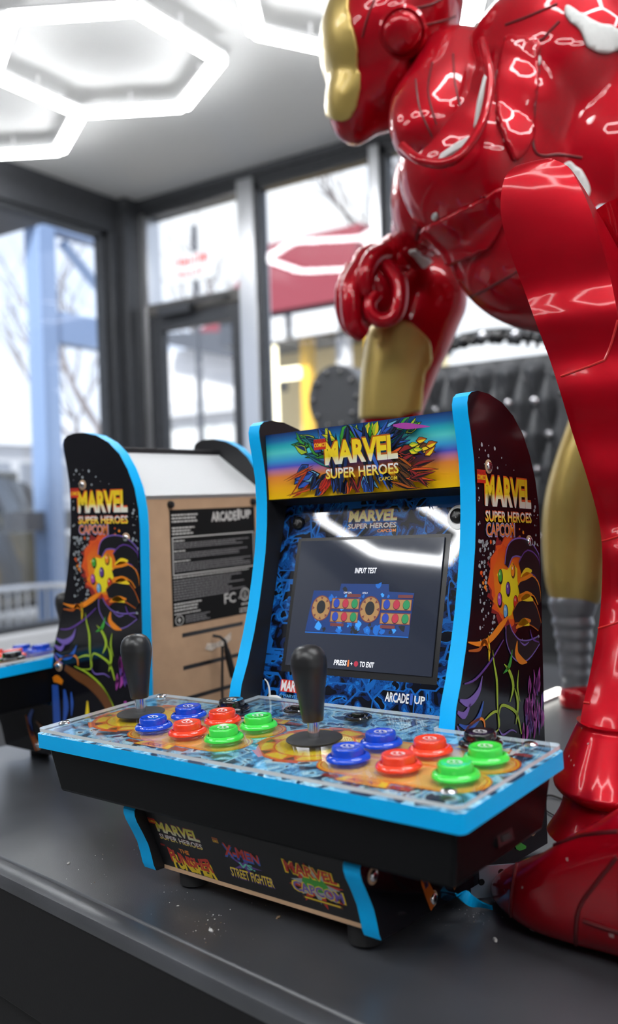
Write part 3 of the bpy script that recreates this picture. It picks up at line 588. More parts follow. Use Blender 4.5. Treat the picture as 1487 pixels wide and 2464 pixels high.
    for sx in (-.1695, .0408):
        sy = .033
        for r, m in ((.0465, I_cor), (.0445, I_or)): f.poly(oval(sx, sy, r, r, 0, 48), m); f.up()
        for a in range(8):
            t = a * math.pi / 4 + .2
            f.poly([(sx + 1.13 * .0445 * math.cos(t - .23), sy + 1.13 * .0445 * math.sin(t - .23)), (sx + 1.13 * .0445 * math.cos(t + .23), sy + 1.13 * .0445 * math.sin(t + .23)), (sx + .031 * math.cos(t), sy + .031 * math.sin(t))], I_cor)
        f.up()
        for a in range(8):
            t = a * math.pi / 4 + .2 + math.pi / 8
            f.poly([(sx + .0425 * math.cos(t + d), sy + .0425 * math.sin(t + d)) for d in (-.26, -.13, 0, .13, .26)] + [(sx + .0335 * math.cos(t + d), sy + .0335 * math.sin(t + d)) for d in (.2, 0, -.2)], I_yel)
            t -= math.pi / 8; f.poly([(sx + .043 * math.cos(t - .12), sy + .043 * math.sin(t - .12)), (sx + .043 * math.cos(t + .12), sy + .043 * math.sin(t + .12)), (sx + .0345 * math.cos(t), sy + .0345 * math.sin(t))], I_brn)
        f.up(); f.poly(oval(sx, sy, .0325, .0325, 0, 40), I_cor); f.up(); f.poly(oval(sx, sy, .0315, .0315, 0, 40), I_yel); f.up()
        for a in range(10): t = a * .628; f.rib([(sx + .024 * math.cos(t), sy + .024 * math.sin(t)), (sx + .031 * math.cos(t + .05), sy + .031 * math.sin(t + .05))], .0004, I_or)
        f.up()
    M_pad = mat('ink pad', (.88, .52, .13), .3)
    for cols in ((-.1165, -.0730, -.0300), (.0975, .1415, .1870)):
        for yy in (.0025, .0445):
            for gr, m in ((.0245, I_cor), (.0230, I_yel), (.0218, I_cor), (.0205, M_pad)):
                P = [(cols[2] + gr * math.cos(t), yy + .93 * gr * math.sin(t)) for t in [math.radians(a) for a in range(-90, 91, 15)]] + [(cols[0] + gr * math.cos(t), yy + .93 * gr * math.sin(t)) for t in [math.radians(a) for a in range(90, 271, 15)]]
                f.poly(P, m); f.up()
        for x0, y0, wd_, tx in ((cols[0] + .012, -.0315, .044, 'KICK'), (cols[0] + .048, .0685, .046, 'PUNCH')):
            h_ = .0115 if tx == 'KICK' else .013
            f.rect(x0 - .014, x0, y0 + .003, y0 + .0085, I_dred); f.rect(x0 + wd_, x0 + wd_ + .016, y0 + .002, y0 + .0085, I_dred); f.up()
            f.poly([(x0, y0), (x0 + wd_, y0), (x0 + wd_ - .003, y0 + h_), (x0 + .003, y0 + h_)], I_cor); f.up(); f.poly([(x0 + .0012, y0 + .001), (x0 + wd_ - .0012, y0 + .001), (x0 + wd_ - .004, y0 + h_ - .001), (x0 + .004, y0 + h_ - .001)], I_yel); f.up()
            f.poly([(x0 + .008, y0 + .0018), (x0 + wd_ - .008, y0 + .0018), (x0 + wd_ - .0095, y0 + h_ - .002), (x0 + .0095, y0 + h_ - .002)], I_or); f.up(); f.text(tx, x0 + .012, x0 + wd_ - .012, y0 + .0025, y0 + h_ - .0028, I_dred, .02); f.up()
    f.text('OFF  ON', -.046, -.019, .081, .0862, I_wh, .01, .2); f.text('-VOL+', .0215, .046, .0815, .0868, I_wh, .01, .2)
    for x in (-.0735, .1845, .1925):
        f.poly(oval(x, .0825, .0018, .002), I_wh); f.rect(x - .0016, x + .0016, .0695, .080, I_wh); f.rect(x - .0032, x + .0032, .075, .0797, I_wh)
    dk = b.build('control_deck', root, angle=30)
    b = MB(); b.prism(outline(.2192, -.0470, .0995, .0055, .1325), .0018, .0046, lambda p, q, t: tuple(DK @ Vector((p, q, t))), M_acre, M_acr, M_acr); b.build('acrylic_cover', dk)
    for x, y in ((-.208, -.0255), (-.2045, .0895), (.2, -.0285), (.2005, .0865)): screw(dk, DK @ T(x, y, .0046), .0054, M_steel, 'screw', .0026)
    HT = .0046
    cmap = {}
    for nm, c in (('blue', (.004, .06, .60)), ('red', (.86, .05, .014)), ('green', (.05, .70, .07)), ('black', (.008, .008, .01))): cmap[nm] = mat(nm + ' button plastic', c, .16, coat=.6)
    def button(x, y, c, fist=True, r=.0165, e=1.0):
        M = DK @ T(x, y, HT); b = MB(); b.lathe([(r, 0), (r, .0008), (r * .96, .0022), (r * .86, .0034), (r * .78, .0036), (r * .76, .0012)], M, cmap[c], 40)
        o = b.build('button', root); rr_ = r * .73
        b = MB(); b.lathe([(rr_, .001), (rr_, .0072), (rr_ * .98, .0085), (rr_ * .93, .0092), (rr_ * .84, .0093), (rr_ * .72, .0089), (rr_ * .3, .0086)], M, cmap[c], 40)
        if fist:
            f = Flat(b, M @ T(0, 0, .0089)); f.h = .0002
            f.rib([(-.0046, -.0018), (-.0048, .0018), (-.002, .0036), (.002, .0034), (.0048, .001), (.0042, -.0024)], [.0003, .0005, .0004, .0005, .0004, .0003], I_wh); f.rib([(-.002, .0035), (-.001, .0), (.002, -.001)], .0004, I_wh); f.rib([(-.0046, -.0018), (0, -.0035), (.0042, -.0024)], .0004, I_wh); f.rib([(.002, .0033), (.0022, .0012), (.0046, .001)], .0003, I_wh)
        b.build('plunger', o)
        o['label'] = c + ' push button'
    for cols in ((-.1165, -.0730, -.0300), (.0975, .1415, .1870)):
        for yy in (.0025, .0445):
            for x, c in zip(cols, ('blue', 'red', 'green')): button(x, yy, c)
    button(-.0953, .0795, 'black', True); button(.1658, .0757, 'black', True)
    for x in (-.0345, .0345):
        M = DK @ T(x, .1005, HT); b = MB(); b.lathe([(.0122, 0), (.0122, .001), (.0108, .0022), (.0088, .0022), (.0082, .0006)], M, cmap['black'], 32); o = b.build('rocker_switch', root)
        b = MB(); b.box(-.0048, .0048, -.0034, .0034, .0006, .0044, M_bk, M @ RX(-.08)); b.build('rocker', o, bevel=.0012)
    for sx in (-.1698, .0408):
        M = DK @ T(sx, .033, HT)
        b = MB(); b.lathe([(.0048, 0), (.0048, .018)], M, M_steel, 24); o = b.build('joystick', root)
        b = MB(); b.lathe([(.0225, 0), (.0225, .0007), (.0218, .0011), (.006, .0013)], M, M_disc, 48); b.build('dust_washer', o)
        b = MB(); b.lathe([(.0066, .0145), (.0082, .0146), (.0086, .0156), (.0098, .026), (.0118, .040), (.0138, .0515), (.0146, .0575), (.0147, .0600), (.01455, .0606), (.0142, .0645), (.0130, .0685), (.0105, .0718), (.0072, .0738), (.0035, .0747), (.001, .0749)], M, M_knob, 48); b.build('bat_knob', o)
    # tray under the deck, lower front, feet
    def bt(y): return zd(y) - .0128
    b = MB(); b.hexa([(-.2041, -.033, .0607), (.2041, -.033, .0607), (.2041, .0955, .0674), (-.2041, .0955, .0674), (-.2117, -.0407, bt(-.0407)), (.2117, -.0407, bt(-.0407)), (.2117, .0985, bt(.0985)), (-.2117, .0985, bt(.0985))], M_tray); ty = b.build('deck_tray', root, bevel=.003)
    b = MB(); SD = frame((.2075, .03, .079), (0, 1, 0), (-.2, 0, .98), (.98, 0, .2)); b.box(-.011, .011, -.0045, .0045, -.002, .0004, M_bk, SD); b.box(-.006, .006, -.002, .002, .0004, .0012, M_rub, SD); b.build('side_port', ty)
    b = MB(); b.box(-.1108, .1108, 0, .0605, -.008, 0, M_black, BS); b.box(-.1108, .1108, -.0006, .0004, -.008, .0001, M_mdf, BS); f = Flat(b, BS)
    f.logo(-.102, -.0495, .0315, .0497, G_base, G_base2, I_dred, .36)
    pw = lambda x, y: (x, y * (1 - .45 * math.sin(math.pi * min(1, max(0, x)))) if y > .5 else y)
    f.text('PUNISHER', -.096, -.044, .0055, .0232, I_yel, .06, 0, .9, lambda x, y: (x, (y - .18) * (1 - .3 * math.sin(math.pi * x)))); f.up(); f.text('PUNISHER', -.0975, -.0455, .0088, .0245, I_red, .035, 0, .9, lambda x, y: (x, y * (1 - .32 * math.sin(math.pi * x)))); f.text('THE', -.082, -.070, .0215, .0258, I_or, .03)
    f.rect(-.105, -.0995, .0242, .0262, I_dred); f.up()
    for c, r in (((-.004, .027), .019),):
        f.poly([(c[0] + (r if i % 2 == 0 else r * .25) * math.cos(i * math.pi / 5), c[1] + .55 * (r if i % 2 == 0 else r * .25) * math.sin(i * math.pi / 5)) for i in range(10)], I_pur); f.up()
    f.rect(-.033, -.0265, .0435, .0485, I_dor); f.up(); f.text('COMICS', -.033, -.0265, .0437, .0462, I_yel, .02)
    f.text('X-MEN', -.0245, .0155, .0315, .0445, I_blu, .05, .1, 1, lambda x, y: (x, y * (1 - .35 * x))); f.up(); f.text('X-MEN', -.0232, .0150, .0335, .0458, I_red, .025, .1, 1, lambda x, y: (x, y * (1 - .35 * x))); f.text('VS.', -.0105, .0065, .0243, .0295, ink('mint', (.12, .6, .45)), .03, .1); f.up()
    f.text('STREET FIGHTER', -.0242, .0228, .0118, .0222, I_pur, .04, .2); f.up(); f.text('STREET FIGHTER', -.0238, .0222, .0128, .0222, I_yel, .015, .2); f.up()
    f.poly([(.068 + (.028 if i % 2 == 0 else .012) * math.cos(i * math.pi / 8 + .2), .0268 + (.0205 if i % 2 == 0 else .009) * math.sin(i * math.pi / 8 + .2)) for i in range(16)], I_red); f.up()
    f.poly([(.068 + (.024 if i % 2 == 0 else .010) * math.cos(i * math.pi / 8), .0282 + (.018 if i % 2 == 0 else .009) * math.sin(i * math.pi / 8)) for i in range(16)], I_gry); f.up(); f.poly(oval(.068, .0285, .0125, .007), I_grn); f.up()
    f.text('MARVEL', .0405, .0925, .0325, .0455, I_yel, .07, 0, 1, lambda x, y: (x, y * (1 - .15 * x))); f.up(); f.text('MARVEL', .0420, .0910, .0338, .0448, I_red, .03, 0, 1, lambda x, y: (x, y * (1 - .15 * x)))
    f.text('CAPCOM', .0430, .0938, .0165, .0278, I_yel, .06); f.up(); f.text('CAPCOM', .0445, .0925, .0175, .0268, I_vio, .03); f.up(); f.rect(.051, .089, .0118, .0146, I_brn); f.up(); f.rect(.053, .087, .0125, .0139, I_yel)
    b.build('lower_front_panel', root)
    b = MB(); b.box(-.1108, .1108, .008, .258, .0, .005, M_mdf); b.build('bottom_board', root)
    for x, y in ((-.092, .026), (.092, .026)):
        b = MB(); b.lathe([(.0115, -.0134 if x < 0 else -.0170), (.0125, -.013 if x < 0 else -.0168), (.0135, .0)], T(x, y, 0), M_rub, 28); b.build('rubber_foot', root)
    return root
MF = T(0, 0, .768) @ RZ(-.10039)
def tilt(a, bq):
    m = Matrix(((1, 0, 0, 0), (0, math.cos(a), -math.sin(a), 0), (0, math.sin(a), math.cos(a), 0), (0, 0, 0, 1)))
    n = Matrix(((math.cos(bq), 0, math.sin(bq), 0), (0, 1, 0, 0), (-math.sin(bq), 0, math.cos(bq), 0), (0, 0, 0, 1)))
    return n @ m
cab = build_cabinet('tabletop arcade cabinet facing the camera with a bright marquee, dark test screen and two joysticks')
cab2 = copy_tree(cab)
cab.matrix_world = MF @ T(0, 0, .0008) @ tilt(-.05527, -.02473)
cab2.matrix_world = MF @ T(-.60756, .28666, 0) @ RZ(-1.50899) @ tilt(-.00587, .00448)
cab2['label'] = 'tabletop arcade cabinet turned away behind, showing its brown board back and black rating label'
# ------------------------------------------------------------------ glossy red and gold armoured figure, crouching with one knee raised
M_red = mat('candy red lacquer', (0.39, 0.001, 0.009), 0.38, 0.35, 0.75, spec=.05, noise=0.12, nscale=7, coat_rough=.02)
M_redd = mat('candy red satin', (0.40, 0.001, 0.009), 0.36, 0.45, 0.35, spec=.1, noise=0.15, nscale=12, bump=.05, bscale=400, coat_rough=.08)
M_gold = mat('gold paint', (0.50, 0.36, 0.10), 0.36, 0.55, 0.3, noise=.08, nscale=14)
M_seam = mat('dark red seam', (0.10, 0.002, 0.004), 0.4)
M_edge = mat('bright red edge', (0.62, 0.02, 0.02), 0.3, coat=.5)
M_prim = mat('pale grey primer', (0.55, 0.56, 0.54), 0.5, noise=.15, nscale=30)
M_rib = mat('grey ribbed joint', (0.22, 0.23, 0.25), 0.3, .5)
st = thing('armoured_figure_statue', 'giant glossy red and gold armoured figure crouching on the table beside the cabinets', 'statue', T(*at_plane(1487, 2372, 2, .75)))
SI = st.matrix_world.inverted()
class SB(MB):
    def build(s, name, parent=None, **k):
        s.v = [tuple(SI @ Vector((p[0], p[1], max(p[2], .7505)))) for p in s.v]
        return MB.build(s, name, parent or st, **k)
def loft(mb, rings, m, smoothcap=True):
    n = len(rings[0]); b = [p for r in rings for p in r]
    fs = [(j * n + i, j * n + (i + 1) % n, (j + 1) * n + (i + 1) % n, (j + 1) * n + i) for j in range(len(rings) - 1) for i in range(n)]
    fs += [tuple(reversed(range(n))), tuple((len(rings) - 1) * n + i for i in range(n))]
    mb.add(b, fs, m, True)
def sring(C, A, B, ra, rb, e=2.0, n=40):
    out = []
    for i in range(n):
        t = 2 * math.pi * i / n; c, s_ = math.cos(t), math.sin(t)
        out.append(C + A * (ra * math.copysign(abs(c) ** (2 / e), c)) + B * (rb * math.copysign(abs(s_) ** (2 / e), s_)))
    return out
def limb(rows, m, name, thick=.85, ridge=None, e=2.2, n=40, mb=None, sub=4, parent=None):
    """rows: (v, left u, right u, depth[, ridge u]) down the limb; cross-sections lie across the view at their own depth"""
    R = smooth([tuple(map(float, r)) for r in rows], sub)
    b = mb or SB(); rings = []
    for r in R:
        v, l, rt, d = r[:4]; L = at(l, v, d); Q = at(rt, v, d); C = (L + Q) / 2; hw = (Q - L).length / 2; A = (Q - L).normalized()
        if len(r) > 4:
            k = ((r[4] - l) / (rt - l) - .5) * 2; ring = []
            cor = [(1, 0), (k, -thick), (-1, 0), (-k * .3, thick * .9)]
            for q in range(4):
                a, c = cor[q], cor[(q + 1) % 4]
                for i in range(n // 4):
                    t = i / (n // 4); x = a[0] + (c[0] - a[0]) * t; y = a[1] + (c[1] - a[1]) * t; bu = 1 + .09 * math.sin(math.pi * t)
                    x, y = x * bu, y * bu; ring.append(C + A * (hw * x) + CF * (hw * y))
            rings.append(ring)
        else: rings.append(sring(C, A, CF, hw, hw * thick, e, n))
    loft(b, rings, m)
    return b if mb else b.build(name, parent, angle=60)
def blobs(items, name, voxel, m, sm=6):
    """several rounded volumes grown into one continuous skin: (u, v, depth, ru, rv, rd, tilt) with radii in metres"""
    bm = bmesh.new()
    for u, v, d, ru, rv, rd, tl in items:
        C = at(u, v, d); A = CR * math.cos(tl) + CU * math.sin(tl); B = CU * math.cos(tl) - CR * math.sin(tl)
        Mx = Matrix(((A.x * ru, B.x * rv, CF.x * rd, C.x), (A.y * ru, B.y * rv, CF.y * rd, C.y), (A.z * ru, B.z * rv, CF.z * rd, C.z), (0, 0, 0, 1)))
        bmesh.ops.create_icosphere(bm, subdivisions=4, radius=1, matrix=SI @ Mx)
    me = bpy.data.meshes.new(name); bm.to_mesh(me); bm.free(); me.materials.append(m)
    o = bpy.data.objects.new(name, me); COL.objects.link(o); o.parent = st
    r = o.modifiers.new('skin', 'REMESH'); r.mode = 'VOXEL'; r.voxel_size = voxel; r.use_smooth_shade = True
    q = o.modifiers.new('soften', 'SMOOTH'); q.iterations = sm; q.factor = .5
    bpy.context.view_layer.update()
    ev = o.evaluated_get(bpy.context.evaluated_depsgraph_get()); m2 = bpy.data.meshes.new_from_object(ev)
    o.modifiers.clear(); o.data = m2; m2.name = name
    for p in m2.polygons: p.use_smooth = True; p.material_index = 0
    if not m2.materials: m2.materials.append(m)
    return o
def px(p):
    q = p - CAM; z = q.dot(CF); return 743.5 + FPX * q.dot(CR) / z, 1232 - FPX * q.dot(CU) / z
def inside(x, y, P):
    c = False; j = len(P) - 1
    for i in range(len(P)):
        if (P[i][1] > y) != (P[j][1] > y) and x < (P[j][0] - P[i][0]) * (y - P[i][1]) / (P[j][1] - P[i][1]) + P[i][0]: c = not c
        j = i
    return c
def plate(src, P, name, m, lift, front=True, label=None):
    """a shell of its own over the stretch of skin inside an outline, lifted off it and given thickness"""
    me = src.data; mw = st.matrix_world.copy()
    bm = bmesh.new(); bm.from_mesh(me)
    for _ in range(1 if len(bm.faces) < 60000 else 0):
        fs = [f for f in bm.faces if inside(*px(mw @ f.calc_center_median()), [(u, v) for u, v in P])]
        bmesh.ops.subdivide_edges(bm, edges=list({e for f in fs for e in f.edges}), cuts=1, use_grid_fill=True)
    kill = []
    for f in bm.faces:
        c = mw @ f.calc_center_median(); u, v = px(c)
        nrm = (mw.to_3x3() @ f.normal)
        if not inside(u, v, P) or (front and nrm.dot(c - CAM) > 0.02): kill.append(f)
    bmesh.ops.delete(bm, geom=kill, context='FACES')
    for _ in range(3):
        bd = [v for v in bm.verts if v.is_boundary]
        mv = {}
        for v in bd:
            nb_ = [e.other_vert(v) for e in v.link_edges if e.is_boundary]
            if len(nb_) == 2: mv[v] = v.co * .5 + (nb_[0].co + nb_[1].co) * .25
        for v, c in mv.items(): v.co = c
    bm.normal_update()
    for v in bm.verts: v.co += v.normal * lift
    n = bpy.data.meshes.new(name); bm.to_mesh(n); bm.free(); n.materials.clear(); n.materials.append(m)
    for p in n.polygons: p.use_smooth = True; p.material_index = 0
    o = bpy.data.objects.new(name, n); COL.objects.link(o); o.parent = src
    o.matrix_parent_inverse = Matrix.Identity(4)
    q = o.modifiers.new('thick', 'SOLIDIFY'); q.thickness = lift * 1.6; q.offset = -.6
    if label: o['label'] = label
    return o
def seams(src, paths, r, m=None, name='panel_seam'):
    mw = st.matrix_world; bv = BVHTree.FromPolygons([mw @ v.co for v in src.data.vertices], [tuple(p.vertices) for p in src.data.polygons])
    for P in paths:
        pts = []
        for u, v in smooth(P, 8):
            d = (at(u, v, 1) - CAM).normalized(); h = bv.ray_cast(CAM, d)
            if h[0] is not None and (not pts or (h[0] - pts[-1]).length < .06): pts.append(h[0] - d * r * .1)
        if len(pts) > 2: out = SB(); out.tube(pts, r, m or M_seam, 6); out.build(name, src)

# raised near leg: faceted shin with a rounded knee, flared cuff, boot
rows = [(392, 1268, 1322, .80, 1300), (400, 1240, 1346, .80, 1312), (425, 1216, 1368, .80, 1345), (465, 1206, 1398, .80, 1362), (510, 1205, 1428, .80, 1378), (560, 1214, 1462, .80, 1392), (620, 1232, 1498, .80, 1408), (700, 1262, 1535, .80, 1428), (780, 1291, 1562, .79, 1444), (860, 1321, 1580, .79, 1460),
        (950, 1350, 1592, .78, 1474), (1050, 1380, 1600, .78, 1490), (1150, 1413, 1606, .77, 1505), (1250, 1440, 1612, .77, 1515), (1330, 1449, 1620, .76, 1520), (1430, 1447, 1626, .76, 1518), (1510, 1440, 1628, .75, 1510), (1620, 1420, 1622, .74, 1500), (1700, 1402, 1612, .73, 1490), (1742, 1396, 1606, .725, 1485)]
lg = limb(rows, M_redd, 'raised_leg', .9)
seams(lg, [[(1350, 905), (1365, 900), (1420, 880), (1455, 866)], [(1455, 866), (1470, 830), (1487, 770)], [(1449, 1302), (1465, 1298), (1490, 1290)], [(1440, 1512), (1460, 1506), (1490, 1496)], [(1404, 1690), (1420, 1692)]], .0011, M_edge, 'plate_edge')
cuff = limb([(1738, 1394, 1608, .725), (1748, 1396, 1610, .725), (1760, 1390, 1614, .724), (1800, 1374, 1632, .72), (1850, 1354, 1654, .715), (1880, 1344, 1664, .712), (1893, 1341, 1668, .711), (1906, 1347, 1663, .711), (1918, 1368, 1645, .711), (1926, 1392, 1620, .711)], M_redd, 'ankle_cuff', .9, None, 2.6)
limb([(1900, 1362, 1635, .712), (1930, 1360, 1640, .71), (1965, 1348, 1655, .708), (2010, 1322, 1695, .704)], M_redd, 'ankle', .9)
pa = Vector((.64, .77, 0)); rings = []
for u, vb, vt, w_ in smooth([(1181, 2168, 2112, .014), (1187, 2198, 2088, .034), (1210, 2240, 2067, .052), (1250, 2277, 2045, .062), (1310, 2306, 2000, .067), (1380, 2330, 1958, .069), (1450, 2357, 1915, .07), (1540, 2392, 1880, .07), (1640, 2430, 1860, .066), (1740, 2468, 1870, .058), (1790, 2486, 1960, .035)], 4):
    B_ = at_plane(u, vb, 2, .7502); d = (B_ - CAM).dot(CF); h = (vb - vt) * d / FPX
    rings.append([p + Vector((0, 0, h / 2)) for p in sring(B_ + pa * w_, pa, Vector((0, 0, 1)), w_, h / 2, 2.7, 40)])
b = SB(); loft(b, rings, M_red); ft = b.build('boot', None, angle=60)
seams(ft, [[(1243, 2080), (1232, 2150), (1230, 2220), (1238, 2262)], [(1484, 2062), (1430, 2130), (1396, 2180), (1386, 2240), (1388, 2322)], [(1404, 2215), (1440, 2228), (1490, 2244)], [(1320, 2040), (1400, 2010), (1487, 2000)]], .0016)
# torso, neck, head
K_ = 1 / FPX
def E(u, v, d, ru, rv, rd, tl=0): return (u, v, d, ru * d * K_, rv * d * K_, rd * d * K_, tl)
to = blobs([E(1345, 180, 1.24, 236, 225, 190), E(1160, 420, 1.22, 205, 190, 170, -.4), E(1005, 480, 1.36, 66, 130, 110), E(1290, 600, 1.24, 225, 190, 170, -.5), E(1470, 660, 1.26, 230, 200, 180), E(1480, 380, 1.24, 260, 300, 180), E(1230, 300, 1.22, 170, 160, 150, .5), E(1000, 560, 1.42, 62, 90, 80), E(1420, 560, 1.27, 120, 160, 160), E(1720, 760, 1.15, 300, 300, 260), E(2120, 1060, 1.05, 430, 470, 470), E(2250, 1350, 1.08, 380, 420, 420)], 'torso', .010, M_red, 8)
seams(to, [[(1001, 578), (1006, 560), (1021, 540), (1100, 500), (1207, 444)], [(1217, 90), (1205, 140), (1187, 211)], [(1222, 88), (1262, 90), (1300, 96), (1322, 76), (1345, 52)], [(1297, 165), (1288, 240), (1282, 320), (1288, 365), (1310, 375), (1343, 372), (1400, 380)], [(1216, 60), (1270, 40), (1340, 10)], [(1130, 715), (1180, 690), (1250, 650)], [(1260, 560), (1330, 530), (1420, 520)]], .0018)
for P in ([(1345, 30), (1362, 14), (1420, 50), (1487, 72), (1520, 80), (1520, 130), (1440, 132), (1415, 120), (1395, 75)], [(1345, 398), (1370, 388), (1398, 405), (1416, 440), (1414, 478), (1395, 490), (1340, 440)], [(985, 603), (1000, 598), (1040, 626), (1075, 640), (1083, 672), (1062, 672), (1010, 640)]):
    plate(to, P, 'pale_gap', M_prim, .0025, True, 'pale grey bare patch')
plate(to, [(1424, 505), (1445, 490), (1487, 482), (1540, 480), (1540, 572), (1475, 572), (1450, 545)], 'ribbed_waist', M_rib, .003)
plate(to, [(1462, 577), (1487, 572), (1540, 570), (1540, 640), (1480, 612)], 'gold_belt', M_gold, .003)
plate(to, [(1190, 211), (1220, 88), (1262, 92), (1301, 98), (1294, 165), (1284, 301), (1278, 350), (1235, 400), (1195, 300)], 'chest_plate', M_red, .005)
plate(to, [(1004, 580), (1024, 545), (1100, 506), (1207, 450), (1235, 500), (1180, 600), (1080, 640)], 'rib_plate', M_red, .005)
for u, v, r in ((1300, 148, 11), (1049, 521, 10)):
    plate(to, [(u + r * math.cos(a), v + 1.2 * r * math.sin(a)) for a in [i * .4 for i in range(16)]], 'bolt_hole', M_prim, .002)
nk = limb([(90, 1030, 1160, 1.28), (170, 985, 1170, 1.24), (230, 945, 1166, 1.22), (290, 935, 1152, 1.20), (350, 950, 1122, 1.19), (395, 990, 1088, 1.19)], M_red, 'neck', .9)
seams(nk, [[(1040, 150), (1030, 220), (1050, 300)], [(1000, 190), (1010, 260), (1040, 330)], [(1090, 130), (1095, 200), (1110, 270)]], .0013)
b = SB()
b.tube([at(u, v, d) for u, v, d in smooth([(968, 352, 1.13), (1005, 382, 1.10), (1060, 394, 1.085), (1110, 372, 1.08), (1158, 300, 1.085), (1178, 210, 1.10), (1172, 150, 1.12), (1160, 100, 1.17)], 6)], .006, M_red, 12); b.build('collar', None)
for P in ([(1166, 175), (1176, 190), (1172, 250), (1160, 305), (1142, 300), (1150, 240)], [(1052, 386), (1060, 368), (1100, 340), (1138, 322), (1142, 338), (1100, 362), (1064, 384)]):
    b = SB(); q = [at(u, v, 1.10) for u, v in P]; b.add(q + [p + CF * .012 for p in q], [tuple(range(len(P)))] + [tuple(reversed(range(len(P), 2 * len(P))))] + [(i, len(P) + i, len(P) + (i + 1) % len(P), (i + 1) % len(P)) for i in range(len(P))], M_prim); b.build('collar_gap', None, bevel=.002)
hd = blobs([E(985, 20, 1.33, 128, 200, 190, -.1), E(930, 90, 1.33, 152, 185, 180, -.25), E(880, 210, 1.33, 84, 138, 110, -.33), E(935, 190, 1.33, 95, 130, 140, -.5), E(862, 285, 1.33, 46, 62, 80, -.3)], 'helmet', .007, M_red, 6)
fp = [(740, -60), (836, -60), (842, 20), (852, 80), (862, 130), (868, 180), (866, 225), (858, 260), (844, 286), (820, 290), (740, 265)]
plate(hd, fp, 'face_plate', M_gold, .004, False, 'smooth gold face plate')
seams(hd, [[(1112, 96), (1080, 108), (1035, 128), (1005, 150), (990, 180), (970, 230)], [(1000, 20), (1040, 10), (1075, -10)], [(1015, 62), (1060, 52), (1095, 40)], [(905, -10), (885, 40), (872, 90)]], .0016)
ec = at(968, 78, 1.33 - 176 * 1.33 * K_); nE = (CAM - ec).normalized(); A_ = nE.cross(CU).normalized(); B2_ = nE.cross(A_)
b = SB(); Me = frame(ec - nE * .014, A_, B2_, nE); b.lathe([(.034, -.02), (.034, .004), (.030, .008), (.027, .005), (.026, .0055), (.0255, .012), (.022, .017), (.012, .020), (.002, .021)], Me, M_red, 40); b.box(.002, .017, -.0035, .0035, .016, .022, M_red, Me @ RZ(2.3)); b.build('ear_disc', hd)
# far arm with a closed fist
fa = limb([(500, 950, 1050, 1.44), (560, 945, 1040, 1.44), (610, 925, 1010, 1.43), (650, 900, 985, 1.42)], M_red, 'forearm', .9)
pl = blobs([E(902, 694, 1.42, 72, 88, 64, -.2), E(905, 640, 1.42, 62, 56, 55), E(930, 620, 1.43, 48, 46, 48), E(868, 735, 1.42, 46, 60, 48), E(948, 600, 1.44, 36, 40, 40)], 'hand', .006, M_red, 4)
def finger(pts, r, nm='finger'):
    b = SB(); q = smooth(pts, 6); n_ = len(q); b.tube([at(u, v, d) for u, v, d in q], [r * 1.4 * K_ * (1 - .22 * i / n_) for i in range(n_)], M_red, 14); return b.build(nm, pl)
finger([(926, 640, 1.39), (958, 676, 1.372), (962, 722, 1.366), (950, 758, 1.366), (922, 772, 1.368), (896, 758, 1.37), (890, 730, 1.372), (904, 708, 1.375)], 21)
finger([(874, 640, 1.40), (850, 682, 1.385), (845, 735, 1.38), (852, 782, 1.385), (872, 802, 1.395)], 30)
finger([(854, 650, 1.43), (834, 692, 1.42), (830, 740, 1.42), (842, 782, 1.43), (858, 794, 1.435)], 28)
finger([(846, 660, 1.46), (828, 702, 1.455), (830, 740, 1.455), (842, 768, 1.46)], 24)
finger([(925, 606, 1.395), (898, 622, 1.378), (882, 655, 1.37), (880, 690, 1.372), (884, 706, 1.378)], 25, 'thumb')
# far leg: gold shin guard over red
fl = limb([(600, 975, 1050, 1.52), (640, 958, 1098, 1.51), (690, 948, 1120, 1.50), (740, 930, 1122, 1.50), (790, 896, 1102, 1.50), (840, 884, 1082, 1.50), (890, 877, 1058, 1.50), (950, 872, 1034, 1.50), (1010, 870, 1012, 1.50), (1080, 872, 996, 1.50), (1250, 884, 980, 1.50), (1450, 890, 975, 1.50), (1600, 870, 985, 1.50), (1700, 850, 1000, 1.50), (1755, 835, 1010, 1.50), (1766, 840, 1005, 1.50)], M_red, 'folded_leg', .8)
pg = plate(fl, [(850, 795), (900, 788), (925, 772), (955, 768), (990, 778), (1018, 798), (1035, 830), (1038, 872), (1018, 898), (1015, 940), (1008, 990), (940, 1006), (850, 1006)], 'shin_guard', M_gold, .004, True)
seams(fl, [[(885, 838), (930, 822), (980, 828), (1030, 850)], [(878, 900), (920, 898), (970, 903), (1016, 905)]], .0045, M_gold, 'guard_band')
